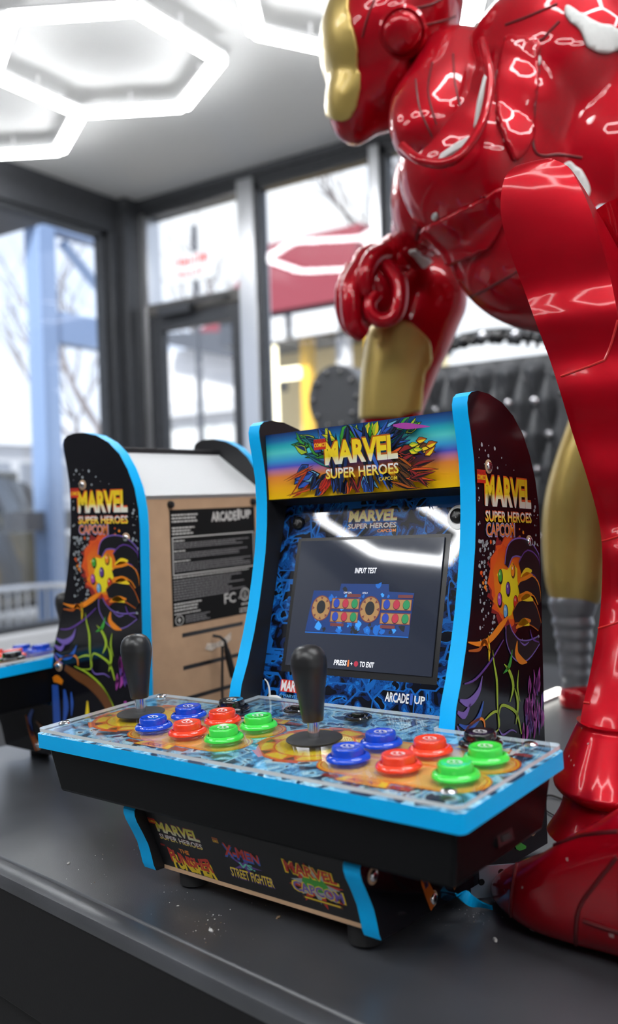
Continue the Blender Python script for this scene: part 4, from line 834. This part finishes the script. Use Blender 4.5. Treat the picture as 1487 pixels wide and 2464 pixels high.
# near arm reaching down to the table: gold sleeve, grey ribbed cuff, red hand
na = limb([(640, 1430, 1560, 1.32), (760, 1430, 1560, 1.34), (900, 1410, 1540, 1.36), (1000, 1374, 1520, 1.38), (1100, 1338, 1500, 1.39), (1200, 1312, 1485, 1.40), (1300, 1305, 1472, 1.41), (1400, 1313, 1456, 1.41), (1440, 1325, 1446, 1.41), (1452, 1332, 1436, 1.41)], M_gold, 'gold_sleeve', .8)
plate(na, [(1300, 1020), (1400, 960), (1480, 980), (1500, 600), (1400, 600), (1300, 900)], 'red_shoulder_cap', M_red, .004, True)
limb([(1430, 1326, 1440, 1.41), (1450, 1320, 1436, 1.41), (1475, 1326, 1428, 1.41), (1482, 1330, 1424, 1.41), (1500, 1328, 1428, 1.41), (1512, 1334, 1422, 1.41), (1530, 1333, 1424, 1.41), (1542, 1339, 1420, 1.41), (1560, 1338, 1422, 1.41), (1574, 1344, 1418, 1.41), (1592, 1343, 1420, 1.41), (1606, 1348, 1416, 1.41), (1622, 1347, 1418, 1.41), (1640, 1352, 1414, 1.41), (1656, 1352, 1414, 1.41)], M_rib, 'ribbed_cuff', .85)
hn = limb([(1645, 1362, 1412, 1.41), (1656, 1352, 1428, 1.41), (1672, 1348, 1436, 1.41), (1695, 1349, 1440, 1.41), (1708, 1356, 1434, 1.41), (1713, 1366, 1424, 1.41)], M_red, 'planted_fist', .9)
b = SB(); b.tube([at(1520, 640, .80), at(1640, 620, .92), at(1720, 640, 1.08), at(1560, 650, 1.22)], [.06, .075, .085, .09], M_red, 24); b.build('thigh', None)
# chipped paint on the boot and cuff
rnd = random.Random(4); mw = st.matrix_world
def chips(src, spots, m):
    bv = BVHTree.FromPolygons([mw @ v.co for v in src.data.vertices], [tuple(p.vertices) for p in src.data.polygons]); b = SB()
    for u, v, r in spots:
        h = bv.ray_cast(CAM, (at(u, v, 1) - CAM).normalized())
        if h[0] is None: continue
        nn = h[1] if h[1].dot(CAM - h[0]) > 0 else -h[1]; a = nn.orthogonal().normalized(); c = nn.cross(a)
        b.add([tuple(h[0] + nn * .0004 + a * (r * rnd.uniform(.5, 1.2) * math.cos(t)) + c * (r * rnd.uniform(.4, 1) * math.sin(t))) for t in [i * .7 for i in range(9)]], [tuple(range(9))], m)
    o = b.build('chipped_paint', src); o['kind'] = 'stuff'; o['label'] = 'small pale chips in the red paint'
M_chip = mat('chipped paint', (.42, .22, .22), .7)
chips(ft, [(1300, 2250, .0022), (1280, 2237, .003), (1365, 2290, .002), (1375, 2305, .0026), (1440, 2325, .003), (1455, 2332, .0018), (1475, 2318, .003), (1472, 2250, .0025), (1258, 2135, .0012), (1215, 2142, .0012), (1365, 2068, .0014), (1345, 2298, .0018), (1480, 2340, .002)], M_chip)
chips(cuff, [(1370, 1820, .0012), (1375, 1830, .0008), (1416, 1790, .0011), (1382, 1842, .0009), (1401, 1752, .001)], M_chip)
# ------------------------------------------------------------------ black tufted sofa behind the statue
M_lea = mat('black leather', (0.075, 0.078, 0.085), 0.42, coat=.1, bump=.08, bscale=300)
M_crv = mat('black lacquer carving', (0.014, 0.014, 0.016), 0.2, coat=.6)
M_cry = mat('crystal button', (0.85, 0.86, 0.9), 0.05, .9, 1.0)
SX0, SX1, SY = at_plane(905, 1000, 1, 2.52).x, at_plane(1475, 1000, 1, 2.52).x, 2.52
so = thing('tufted_sofa', 'black tufted leather sofa with carved crest and crystal buttons behind the statue', 'sofa', T((SX0 + SX1) / 2, SY, 0))
OX = (SX0 + SX1) / 2; HWX = (SX1 - SX0) / 2
DXT, DZT = .095, .118
def zt(v): return at_plane(1200, v, 1, SY).z
ztop, z0 = zt(868), zt(1245)
bt_ = [( (i + (.5 if j % 2 else 0)) * DXT, zt(974) - OX * 0 + (j - 2) * -DZT + 0) for j in range(-1, 7) for i in range(-9, 10)]
bt_ = [(x, z) for x, z in bt_ if abs(x) < HWX - .03 and z0 - .2 < z < ztop - .05]
nx, nz_ = 130, 90; vs = []; b = MB()
zlo = z0 - .3
for j in range(nz_ + 1):
    for i in range(nx + 1):
        x = -HWX + 2 * HWX * i / nx; z = zlo + (ztop - zlo) * j / nz_
        a = x / DXT; c = (z - (zt(974) + 2 * DZT)) / (2 * DZT)
        p, q = a + c, a - c
        d1 = abs(p - round(p)); d2 = abs(q - round(q)); puff = (min(d1, d2) * 2) ** .6
        dm = min([math.hypot(x - X, z - Z) for X, Z in bt_] or [1])
        ed = min(1, (HWX - abs(x)) / .05, (ztop - z) / .05)
        vs.append((x, -.055 * puff * max(0.2, ed) + .03 * math.exp(-(dm / .016) ** 2), z))
b.add(vs, [(j * (nx + 1) + i, j * (nx + 1) + i + 1, (j + 1) * (nx + 1) + i + 1, (j + 1) * (nx + 1) + i) for j in range(nz_) for i in range(nx)], M_lea, True)
b.box(-HWX, HWX, .034, .12, .05, ztop + .01, M_lea); b.build('backrest', so, angle=70)
for x, z in bt_:
    b = MB(); b.lathe([(.002, -.022), (.011, -.018), (.0165, -.006), (.014, .004), (.004, .008)], frame((x, -.006, z), (1, 0, 0), (0, 0, 1), (0, -1, 0)) @ Matrix.Scale(-1, 4, (0, 0, 1)), M_cry, 12); b.build('crystal_button', so)
b = MB()
def crest(x): return ztop + .015 + .085 * math.exp(-(x / .30) ** 2) + .03 * math.exp(-((abs(x) - HWX + .06) / .06) ** 2)
b.tube([(-HWX + 2 * HWX * i / 40, .02, crest(-HWX + 2 * HWX * i / 40)) for i in range(41)], .024, M_crv, 10)
rnd = random.Random(2)
for i in range(26):
    x = -HWX + .03 + (2 * HWX - .06) * i / 25; z = crest(x)
    k = 1 if i % 2 else -1
    b.tube(smooth([(x - .02, -.005, z - .035), (x, -.02, z + .004), (x + .018, -.018, z - .008), (x + .008, -.02, z - .02), (x - .002, -.02, z - .012)], 4), [.009] * 17, M_crv, 8)
for dx in (-.13, -.065, 0, .065, .13): b.lathe([(.002, -.02), (.024, -.012), (.03, 0), (.02, .014), (.004, .02)], frame((dx, -.02, crest(dx) - .012), (1, 0, 0), (0, 0, 1), (0, -1, 0)), M_crv, 14)
b.build('carved_crest', so)
for dx in (0.0, -.2, .12):
    b = MB(); b.lathe([(.003, -.016), (.018, -.008), (.02, 0), (.012, .012), (.003, .016)], frame((dx + .02, -.045, crest(dx) - .01), (1, 0, 0), (0, 0, 1), (0, -1, 0)), M_cry, 12); b.build('crest_jewel', so)
# arms and seat
xa = at_plane(835, 950, 1, 2.1).x - OX; za = at_plane(835, 950, 1, 2.1).z
for sx in (xa, HWX + .06):
    b = MB(); P = []
    for i in range(25):
        a = 2 * math.pi * i / 24; P.append((sx + .105 * math.cos(a), za - .02 + .115 * math.sin(a)))
    b.prism(P[:-1], -.50, .05, lambda p, q, t: (p, t, q), M_lea); b.box(sx - .085, sx + .085, -.49, .05, .08, za, M_lea)
    for a in range(10):
        t = math.pi * 2 * a / 10; b.lathe([(.002, -.006), (.01, 0), (.002, .008)], frame((sx + .085 * math.cos(t), -.505, za - .02 + .092 * math.sin(t)), (1, 0, 0), (0, 0, 1), (0, -1, 0)), M_crv, 8)
    b.build('armrest', so, bevel=.012, seg=2, angle=50)
b = MB(); b.box(xa + .09, HWX, -.52, .03, .10, .40, M_lea); b.build('seat_base', so, bevel=.02)
b = MB(); b.box(xa + .095, HWX, -.53, .0, .405, .53, M_lea); b.build('seat_cushion', so, bevel=.05, seg=4)
for x in (xa, HWX + .04):
    for y in (-.45, .06):
        b = MB(); b.lathe([(.02, 0), (.03, .03), (.022, .06), (.034, .1)], T(x, y, 0), M_crv, 16); b.build('leg', so)

# ------------------------------------------------------------------ outside
M_pave = mat('pale paving', (.42, .41, .40), .8, noise=.12, nscale=2)
M_steelb = mat('blue steel paint', (.20, .29, .48), .45)
M_roofr = mat('maroon canopy', (.20, .025, .04), .6)
M_cream = mat('cream render', (.68, .58, .34), .8)
M_pale = mat('pale render', (.66, .66, .68), .8)
M_dk = mat('dark fascia', (.06, .065, .08), .5)
M_yel = mat('yellow paint', (.75, .45, .03), .5)
M_gw = mat('grey window glass', (.22, .24, .28), .3)
M_bark = mat('grey bark', (.16, .14, .14), .9)
M_brick = mat('dusty pink render', (.52, .40, .36), .85)
M_grey = mat('grey render', (.52, .53, .56), .85)
b = MB(); b.box(-40, 30, -20, 45, -.12, -.1, M_pave); b.box(-40, XL - .12, -20, 45, -.1, -.02, M_pave); b.box(XL - .12, 30, YB + .12, 45, -.1, -.02, M_pave); struct(b.build('trim_20')); bpy.data.objects['trim_20'].name = 'ground'
# blue steel frame of the neighbouring pavilion, left
px_ = -5.2
fr = thing('steel_pavilion_frame', 'blue painted steel frame with slanting brace outside the left window', 'canopy frame', T(px_, 3.8, -.02))
def L(u, v, x=px_): p = at_plane(u, v, 0, x); return (p.x - px_, p.y - 3.8, p.z + .02)
pA, pB = L(107, 900), L(300, 900)
for nm, y, r in (('post', pA[1], .085), ('post', pB[1] + .28, .085), ('post', pA[1] - 2.6, .085)):
    b = MB(); b.box(-r, r, y - r, y + r, 0, 4.2, M_steelb); b.build(nm, fr, bevel=.008)
zb = L(190, 545)[2]; zl = L(200, 800)[2]
b = MB(); b.box(-.07, .07, -4.6, pB[1] + .35, zb - .12, zb + .20, M_steelb); b.build('top_beam', fr, bevel=.006)
b = MB(); b.box(-.06, .06, pA[1], pB[1] + .35, zl - .13, zl + .12, M_steelb); b.build('lower_beam', fr, bevel=.006)
b = MB(); b.tube([L(150, 585), L(275, 740)], .055, M_steelb, 4); b.build('brace', fr)
b = MB(); b.box(-.05, .05, pA[1] - .4, pA[1] + .3, .95, 1.1, M_dk); b.build('sign_rail', fr)
rf = thing('canopy_slab', 'flat dark canopy edge outside, above the left window', 'canopy', T(-3.6, 2, 2.72))
b = MB(); b.box(-.55, .50, -6, .95, 0, .16, M_dk); b.build('slab', rf); b = MB(); b.box(-.58, -.55, -6, .98, -.05, .18, M_dk); b.build('fascia', rf)
# kiosk with maroon canopy, right
ky = 6.4
def Kp(u, v, y=ky): return at_plane(u, v, 1, y)
k0, k1 = Kp(604, 700).x, Kp(900, 700).x
kz = {n: Kp(700, v).z for n, v in (('top', 600), ('mid', 775), ('fas', 832), ('low', 1120))}
ki = thing('kiosk', 'kiosk with maroon canopy, dark fascia and cream front outside the back windows', 'kiosk', T((k0 + k1) / 2, ky, -.02))
kx = (k1 - k0) / 2
b = MB(); b.hexa([(-kx, -.55, kz['mid']), (kx, -.55, kz['mid']), (kx, 1.6, kz['mid']), (-kx, 1.6, kz['mid']), (-kx + .2, -.2, kz['top'] + .05), (kx, -.2, kz['top'] + .05), (kx, 1.6, kz['top'] + .25), (-kx + .2, 1.6, kz['top'] + .25)], M_roofr); b.build('canopy', ki, bevel=.02)
b = MB(); b.box(-kx, kx, -.5, 1.6, kz['fas'], kz['mid'], M_dk); b.build('fascia', ki)
b = MB(); b.box(-kx + .05, kx, .25, 1.5, 0, kz['fas'], M_cream); b.build('wall', ki)
for i, u in enumerate((625, 742, 830, 900)):
    p = Kp(u, 900, ky - .3).x - (k0 + k1) / 2; b = MB(); b.box(p - .05, p + .05, -.35, -.25, 0, kz['fas'], M_pale if i % 2 == 0 else M_yel); b.build('post', ki)
b = MB(); b.box(-kx + .1, kx, -.34, .2, .0, .95, M_yel); b.build('counter', ki)
for u in (640, 762): 
    p = Kp(u, 800, ky - .56); b = MB(); b.box(p.x - (k0 + k1) / 2 - .22, p.x - (k0 + k1) / 2 + .22, -.60, -.56, kz['mid'] - .26, kz['mid'] - .06, M_pale); b.build('signboard', ki)
cx_ = Kp(690, 930, ky - .2); E_cross = emit('warm lamp', (1, .9, .62), 2.2)  # evenly glowing cross, an upright bar and a crossbar
lc = thing('lattice_cross', 'cross-shaped warm glowing lattice on the kiosk front', 'glow', T(cx_.x, ky - .42, cx_.z))
b = MB(); b.box(-.055, .055, -.03, .03, -.42, .34, E_cross); b.build('upright_tube', lc, bevel=.02); b = MB(); b.box(-.30, .30, -.031, .031, .02, .13, E_cross); b.build('cross_tube', lc, bevel=.02)
b = MB(); b.box(-.03, .03, .03, .2, -.05, .05, M_dk); b.build('bracket', lc)
# pale house with dark eaves beyond the door
hy = 11.0
def Hp(u, v): return at_plane(u, v, 1, hy)
ho = thing('pale_house', 'pale house with dark sloping eaves seen through the glass door', 'building', T(Hp(460, 1000).x, hy, -.02))
hx0, hx1 = Hp(330, 900).x - Hp(460, 1000).x, Hp(640, 900).x - Hp(460, 1000).x
b = MB(); b.box(hx0, hx1, 0, 3, 0, Hp(460, 835).z, M_pale); b.build('wall', ho)
b = MB(); ze0, ze1 = Hp(410, 830).z, Hp(570, 868).z
b.hexa([(Hp(410, 0).x - ho.location.x, -.5, ze0 - .05), (hx1, -.5, ze1 - .1), (hx1, 3, ze1 - .1), (Hp(410, 0).x - ho.location.x, 3, ze0 - .05), (Hp(410, 0).x - ho.location.x, -.5, ze0 + .12), (hx1, -.5, ze1 + .35), (hx1, 3, ze1 + .5), (Hp(410, 0).x - ho.location.x, 3, ze0 + .3)], M_dk); b.build('eaves', ho)
b = MB(); q = [Hp(450, 830), Hp(570, 760), Hp(600, 800), Hp(600, 868)]; b.add([(p.x - ho.location.x, -.3, p.z) for p in q] + [(p.x - ho.location.x, 1.5, p.z + .4) for p in q], [(3, 2, 1, 0), (4, 5, 6, 7), (0, 1, 5, 4), (1, 2, 6, 5), (2, 3, 7, 6), (3, 0, 4, 7)], M_roofr); b.build('roof', ho)
b = MB(); b.box(hx0, hx1, -.25, -.02, Hp(460, 1000).z, Hp(460, 965).z, M_grey); b.build('awning', ho)
for u in (400, 450, 500, 545):
    p = Hp(u, 1040); b = MB(); b.box(p.x - ho.location.x - .16, p.x - ho.location.x + .16, -.03, .02, p.z - .9, p.z + .15, M_white); b.build('window', ho)
# sign with two rows of red strokes
sp = at_plane(462, 645, 1, 7.4)
sg = thing('red_lettered_sign', 'white hanging sign with two rows of red strokes, seen above the door', 'sign', T(*sp))
b = MB(); b.box(-.34, .34, 0, .03, -.14, .17, M_white); bd = b.build('board', sg)
b = MB(); rnd = random.Random(8)
for row, n, z, h in ((0, 5, .045, .10), (1, 4, -.085, .075)):
    for i in range(n):
        x = -.24 + i * .098 + row * .02
        b.box(x, x + .022, -.004, 0, z, z + h, I_red); b.box(x, x + .07, -.004, 0, z + h * rnd.choice((.0, .45, .8)), z + h * rnd.choice((.0, .45, .8)) + .02, I_red) if i % 3 else b.box(x + .045, x + .067, -.004, 0, z, z + h, I_red)
o = b.build('red_strokes', sg); o['kind'] = 'stuff'
b = MB(); b.box(-.02, .02, .03, .09, -1.2, .5, M_dk); b.box(-.02, .02, .03, .09, -sp.z - .02, -1.2, M_dk); b.build('pole', sg)
# bare trees
def tree(label, x, y, h, sd, lean=0):
    root = thing('bare_tree', label, 'tree', T(x, y, -.02), 'bare trees outside'); R_ = random.Random(sd); b = MB(); tr = MB()
    def grow(p, d, l, r, k, mb):
        q = [p]; dd = d.copy()
        for i in range(4):
            dd = (dd + Vector((R_.uniform(-.18, .18), R_.uniform(-.18, .18), R_.uniform(-.05, .12)))).normalized(); q.append(q[-1] + dd * l / 4)
        mb.tube(q, [r * (1 - .1 * i) for i in range(5)], M_bark, 6)
        if k <= 0: return
        for i in range(3 if k > 2 else 2):
            nd = (dd + Vector((R_.uniform(-.8, .8), R_.uniform(-.8, .8), R_.uniform(-.1, .6)))).normalized(); grow(q[R_.choice((2, 3, 4))], nd, l * R_.uniform(.62, .8), r * .58, k - 1, b)
    grow(Vector((0, 0, 0)), Vector((lean, 0, 1)).normalized(), h * .42, h * .018, 5, tr)
    tr.build('trunk', root); o = b.build('branches', root); return root
tree('bare branching tree outside, beyond the glass door', at_plane(560, 600, 1, 17).x, 17.5, 9, 3)
tree('bare tree outside, above the kiosk canopy', at_plane(800, 500, 1, 10).x, 10, 7.2, 6, .1)
tree('bare tree outside the left window, far off', -14, 13.5, 7, 12)
# far houses beyond the left window
for i, (u, v0, x, wd_, m, lb) in enumerate(((5, 1080, -21, 4.5, M_grey, 'grey far house at the left edge of the left window'), (150, 1150, -27, 4.5, M_brick, 'dusty pink far house in the left window'), (262, 1120, -23.5, 4, M_pale, 'pale far house near the corner post'))):
    p = at_plane(u, v0, 0, x); hroot = thing('far_house', lb, 'building', T(p.x, p.y, -.02), 'far houses'); z = p.z
    b = MB(); b.box(-1.5, 1.5, -wd_ / 2, wd_ / 2, 0, z, m); b.build('wall', hroot)
    b = MB(); b.hexa([(-1.7, -wd_ / 2 - .2, z), (1.7, -wd_ / 2 - .2, z), (1.7, wd_ / 2 + .2, z), (-1.7, wd_ / 2 + .2, z), (-.1, -wd_ / 2, z + 1), (.1, -wd_ / 2, z + 1), (.1, wd_ / 2, z + 1), (-.1, wd_ / 2, z + 1)], M_grey); b.build('roof', hroot)
    for j in range(4):
        for kz_ in (.35, .7):
            b = MB(); b.box(1.5, 1.53, -wd_ / 2 + .6 + j * wd_ / 4.4, -wd_ / 2 + 1.3 + j * wd_ / 4.4, z * kz_ - .5, z * kz_ + .4, M_gw); b.build('window', hroot)
# parked dark car and a steel barrier outside the left window
M_car = mat('dark grey car paint', (.05, .055, .06), .15, .4, 1.0); M_chr = mat('chrome', (.9, .9, .9), .06, 1.0); M_tyre = mat('tyre', (.02, .02, .02), .8); M_cgl = mat('dark car glass', (.02, .025, .03), .05, coat=1)
cp = at_plane(25, 1520, 0, -6.2)
car = thing('parked_car', 'dark grey parked car low in the left window', 'car', T(-6.6, cp.y - .9, -.02) @ RZ(math.radians(100)))
sec = [(-2.1, .35, .62, .62), (-2.0, .3, .72, .78), (-1.3, .26, .92, .86), (-.85, .26, .98, .88), (0, .26, .98, .88), (.9, .26, .96, .88), (1.6, .26, .9, .84), (2.0, .3, .8, .76), (2.12, .36, .66, .6)]
b = MB(); loft(b, [[Vector((x, yy * w_, zz)) for yy, zz in ((-.85, z0_), (-1, z0_ + .12), (-1, (z0_ + z1_) / 2), (-.94, z1_ - .04), (-.8, z1_), (.8, z1_), (.94, z1_ - .04), (1, (z0_ + z1_) / 2), (1, z0_ + .12), (.85, z0_))] for x, z0_, z1_, w_ in sec], M_car); b.build('body', car, bevel=.0)
b = MB(); loft(b, [[Vector((x, yy, z)) for yy, z in ((-w_, .95), (-w_ * .82, zt_), (w_ * .82, zt_), (w_, .95))] for x, w_, zt_ in ((-1.45, .78, .97), (-.7, .78, 1.40), (.3, .78, 1.46), (1.0, .76, 1.36), (1.75, .74, .97))], M_cgl); cab_ = b.build('cabin', car)
b = MB(); b.box(-.65, .95, -.6, .6, 1.36, 1.47, M_car); b.build('roof', car, bevel=.03)
for x in (-1.35, 1.35):
    for y in (-.86, .86):
        Mw = T(x, y, .33) @ RX(math.pi / 2); b = MB(); b.lathe([(.2, -.1), (.32, -.1), (.33, -.06), (.33, .06), (.32, .1), (.2, .1)], Mw, M_tyre, 28); o = b.build('wheel', car); b = MB(); b.lathe([(.02, -.108), (.21, -.104), (.21, .104), (.02, .108)], Mw, M_chr, 20); b.build('hub_cap', o)
for y in (-.7, .7): b = MB(); b.lathe([(.001, 0), (.1, .01), (.11, .03)], T(-2.08, y, .62) @ RY(-math.pi / 2), M_chr, 16); b.build('headlamp', car)
b = MB(); b.tube(smooth([(-2.14, -.8, .45), (-2.2, 0, .45), (-2.14, .8, .45)], 6), .05, M_chr, 8); b.build('bumper', car)
for y in (-.98, .98): b = MB(); b.box(.55, .75, y - .1, y + .1, 1.0, 1.12, M_car); b.build('door_mirror', car, bevel=.02)
ba = thing('crowd_barrier', 'rounded grey steel barrier standing outside the left window', 'barrier', T(-4.6, 0, -.02))
def Bq(u, v): p = at_plane(u, v, 0, -4.6); return (0, p.y, p.z + .02)
y0_, y1_ = Bq(62, 1420)[1], Bq(160, 1420)[1]; zt_ = Bq(110, 1412)[2]
b = MB(); b.tube(smooth([(0, y0_ - .9, .0), (0, y0_ - .9, zt_ - .12), (0, y0_ - .8, zt_), (0, y1_ - .1, zt_), (0, y1_, zt_ - .12), (0, y1_, .0)], 4), .022, M_alu, 10); b.build('rail', ba)
for i in range(14):
    y = y0_ - .8 + (y1_ - y0_ + .7) * i / 13; b = MB(); b.tube([(0, y, .2), (0, y, zt_ - .01)], .008, M_alu, 6); b.build('bar', ba)
b = MB(); b.tube([(0, y0_ - .9, .2), (0, y1_, .2)], .014, M_alu, 8); b.build('lower_rail', ba)
# ------------------------------------------------------------------ small things on the table
M_crumb = mat('pale crumb', (.6, .6, .58), .8); M_crumbd = mat('brown crumb', (.22, .15, .09), .9); M_wire = mat('black cable', (.008, .008, .009), .4)
rnd = random.Random(21)
ROOM_Z = .7502
def crumb(u, v, r, m, lb, nm='crumb'):
    p = at_plane(u, v, 2, ROOM_Z); b = MB(); n = 7
    for j, (rr_, h) in enumerate(((1, 0), (.9, .55), (.35, .9))): pass
    b.lathe([(r, 0), (r * .95, r * .4), (r * .5, r * .8)], Matrix.Diagonal((1.3, .7, .8, 1)), m, 7)
    b.v = [(x * (1 + rnd.uniform(-.25, .25)), y * (1 + rnd.uniform(-.25, .25)), z) for x, y, z in b.v]
    o = b.build(nm); o.location = p; o.rotation_euler = (0, 0, rnd.uniform(0, 3)); return tag(o, lb, 'crumb', 'crumbs on the table')
crumb(508, 2239, .0022, M_crumb, 'brightest white crumb on the table in front of the cabinet')
crumb(165, 2078, .0019, M_crumb, 'white crumb on the table left of the cabinet base')
crumb(670, 2208, .0022, M_crumbd, 'brown crumb on the table below the lower front panel')
crumb(1191, 2262, .0026, M_crumb, 'grey crumb on the table by the red boot tip')
crumb(428, 2180, .0009, M_crumb, 'tiny pale crumb under the left lower logo')
b = MB()
for i in range(170):
    u, v = (rnd.uniform(150, 640), rnd.uniform(1990, 2330)) if i < 110 else (rnd.gauss(510, 22), rnd.gauss(2215, 18)) if i < 135 else (rnd.gauss(1140, 40), rnd.gauss(2205, 14))
    p = at_plane(u, v, 2, ROOM_Z); 
    if (tabM.inverted() @ p).y < .028: continue
    r = rnd.choice((.0002, .0003, .0003, .0005))
    b.lathe([(r, 0), (r * .6, r * .8)], T(*p), M_crumb if i % 3 else M_crumbd, 5)
tag(b.build('dust_specks'), 'pale dust specks scattered over the black table top', 'dust')['kind'] = 'stuff'
# loose blue edge band and torn bracket at the rear foot of the front cabinet
def fl_(u, v, z): return at_plane(u, v, 2, z)
b = MB(); W_ = [(1098, 2158, .7725, 1092, 2150), (1122, 2146, .7730, 1110, 2168), (1140, 2160, .768, 1132, 2182), (1162, 2174, .759, 1158, 2184), (1185, 2182, .7525, 1186, 2190)]
A_ = [at_plane(u, v, 2, z) for u, v, z, _, _ in W_]; B3 = [at_plane(u, v, 2, max(.7508, z - .006)) for _, _, z, u, v in W_]
A_, B3 = smooth([tuple(p) for p in A_], 4), smooth([tuple(p) for p in B3], 4); n = len(A_)
q = [Vector(p) for p in A_ + B3]; lift = Vector((0, 0, .0012))
b.add([tuple(p) for p in q] + [tuple(p + lift) for p in q], [(i, i + 1, n + i + 1, n + i) for i in range(n - 1)] + [(2 * n + n + i, 2 * n + n + i + 1, 2 * n + i + 1, 2 * n + i) for i in range(n - 1)] + [(i, 2 * n + i, 2 * n + i + 1, i + 1) for i in range(n - 1)] + [(n + i, n + i + 1, 3 * n + i + 1, 3 * n + i) for i in range(n - 1)], M_blue, True)
tag(b.build('loose_edge_band'), 'strip of blue edge band peeled off behind the boot tip', 'plastic strip')
M_brk = mat('zinc bracket', (.42, .50, .60), .42, .7)
b = MB(); q0 = at_plane(1150, 2160, 2, .752); Mx = frame(q0, Vector((.77, .64, 0)).normalized(), (0, 0, 1), Vector((.64, -.77, 0)).normalized())
b.box(-.006, .05, 0, .026, 0, .0012, M_brk, Mx)
for x, y in ((.003, .013), (.02, .02), (.034, .012)): b.lathe([(.0028, .0012), (.0026, .0014)], Mx @ T(x, y, 0), M_bk, 14)
tag(b.build('metal_bracket'), 'small perforated zinc bracket standing beside the boot tip', 'bracket')
for nm, P in (('black_cable', [(1300, 1916), (1325, 1914), (1345, 1920), (1372, 1931)]), ('black_cable', [(1298, 1940), (1318, 1952), (1340, 1966), (1362, 1980)])):
    b = MB(); Q = [at_plane(u, v, 2, .7522) for u, v in P]; b.tube(smooth([tuple(p) for p in Q], 6), .0012, M_wire, 8)
    tag(b.build(nm), 'thin black cable curving over the table behind the deck, %s of two' % ('upper' if P[0][1] < 1930 else 'lower'), 'cable', 'thin black cables')
# strip of white string glue on the deck at the bezel foot
M_str = mat('white string', (.75, .75, .74), .8)
BI = cab.matrix_world
b = MB(); b.tube(smooth([tuple(DK @ Vector(p)) for p in ((-.094, .1305, .0052), (-.0935, .1302, .012), (-.0945, .1295, .019), (-.0975, .129, .0225))], 5), [.0011 - .00004 * i for i in range(16)], M_str, 7); b.tube([tuple(DK @ Vector(p)) for p in ((-.0945, .1305, .0053), (-.085, .1302, .0056), (-.078, .1288, .0054))], [.0014, .0018, .0008], M_str, 7)
o = b.build('white_thread'); o.matrix_world = BI; tag(o, 'white frayed thread sticking up between deck and bezel', 'thread')
E_strip = emit('white glowing strip', (1, .97, .88), 3.5)  # emission for a plain white strip on the table
lp0, lp1 = at_plane(1296, 1690, 2, .7515), at_plane(1349, 1668, 2, .7515)
d_ = (lp1 - lp0); b = MB(); Mx = frame((lp0 + lp1) / 2, d_.normalized(), Vector((0, 0, 1)).cross(d_.normalized()), (0, 0, 1)); b.box(-d_.length / 2 - .03, d_.length / 2, -.008, .008, 0, .003, M_back, Mx); o2 = b.build('glowing_strip'); tag(o2, 'short white glowing strip lying on the table behind the cabinet', 'glowing strip')
b = MB(); b.box(-d_.length / 2 - .028, d_.length / 2 - .002, -.006, .006, .003, .009, E_strip, Mx); b.build('glow_bar', o2)
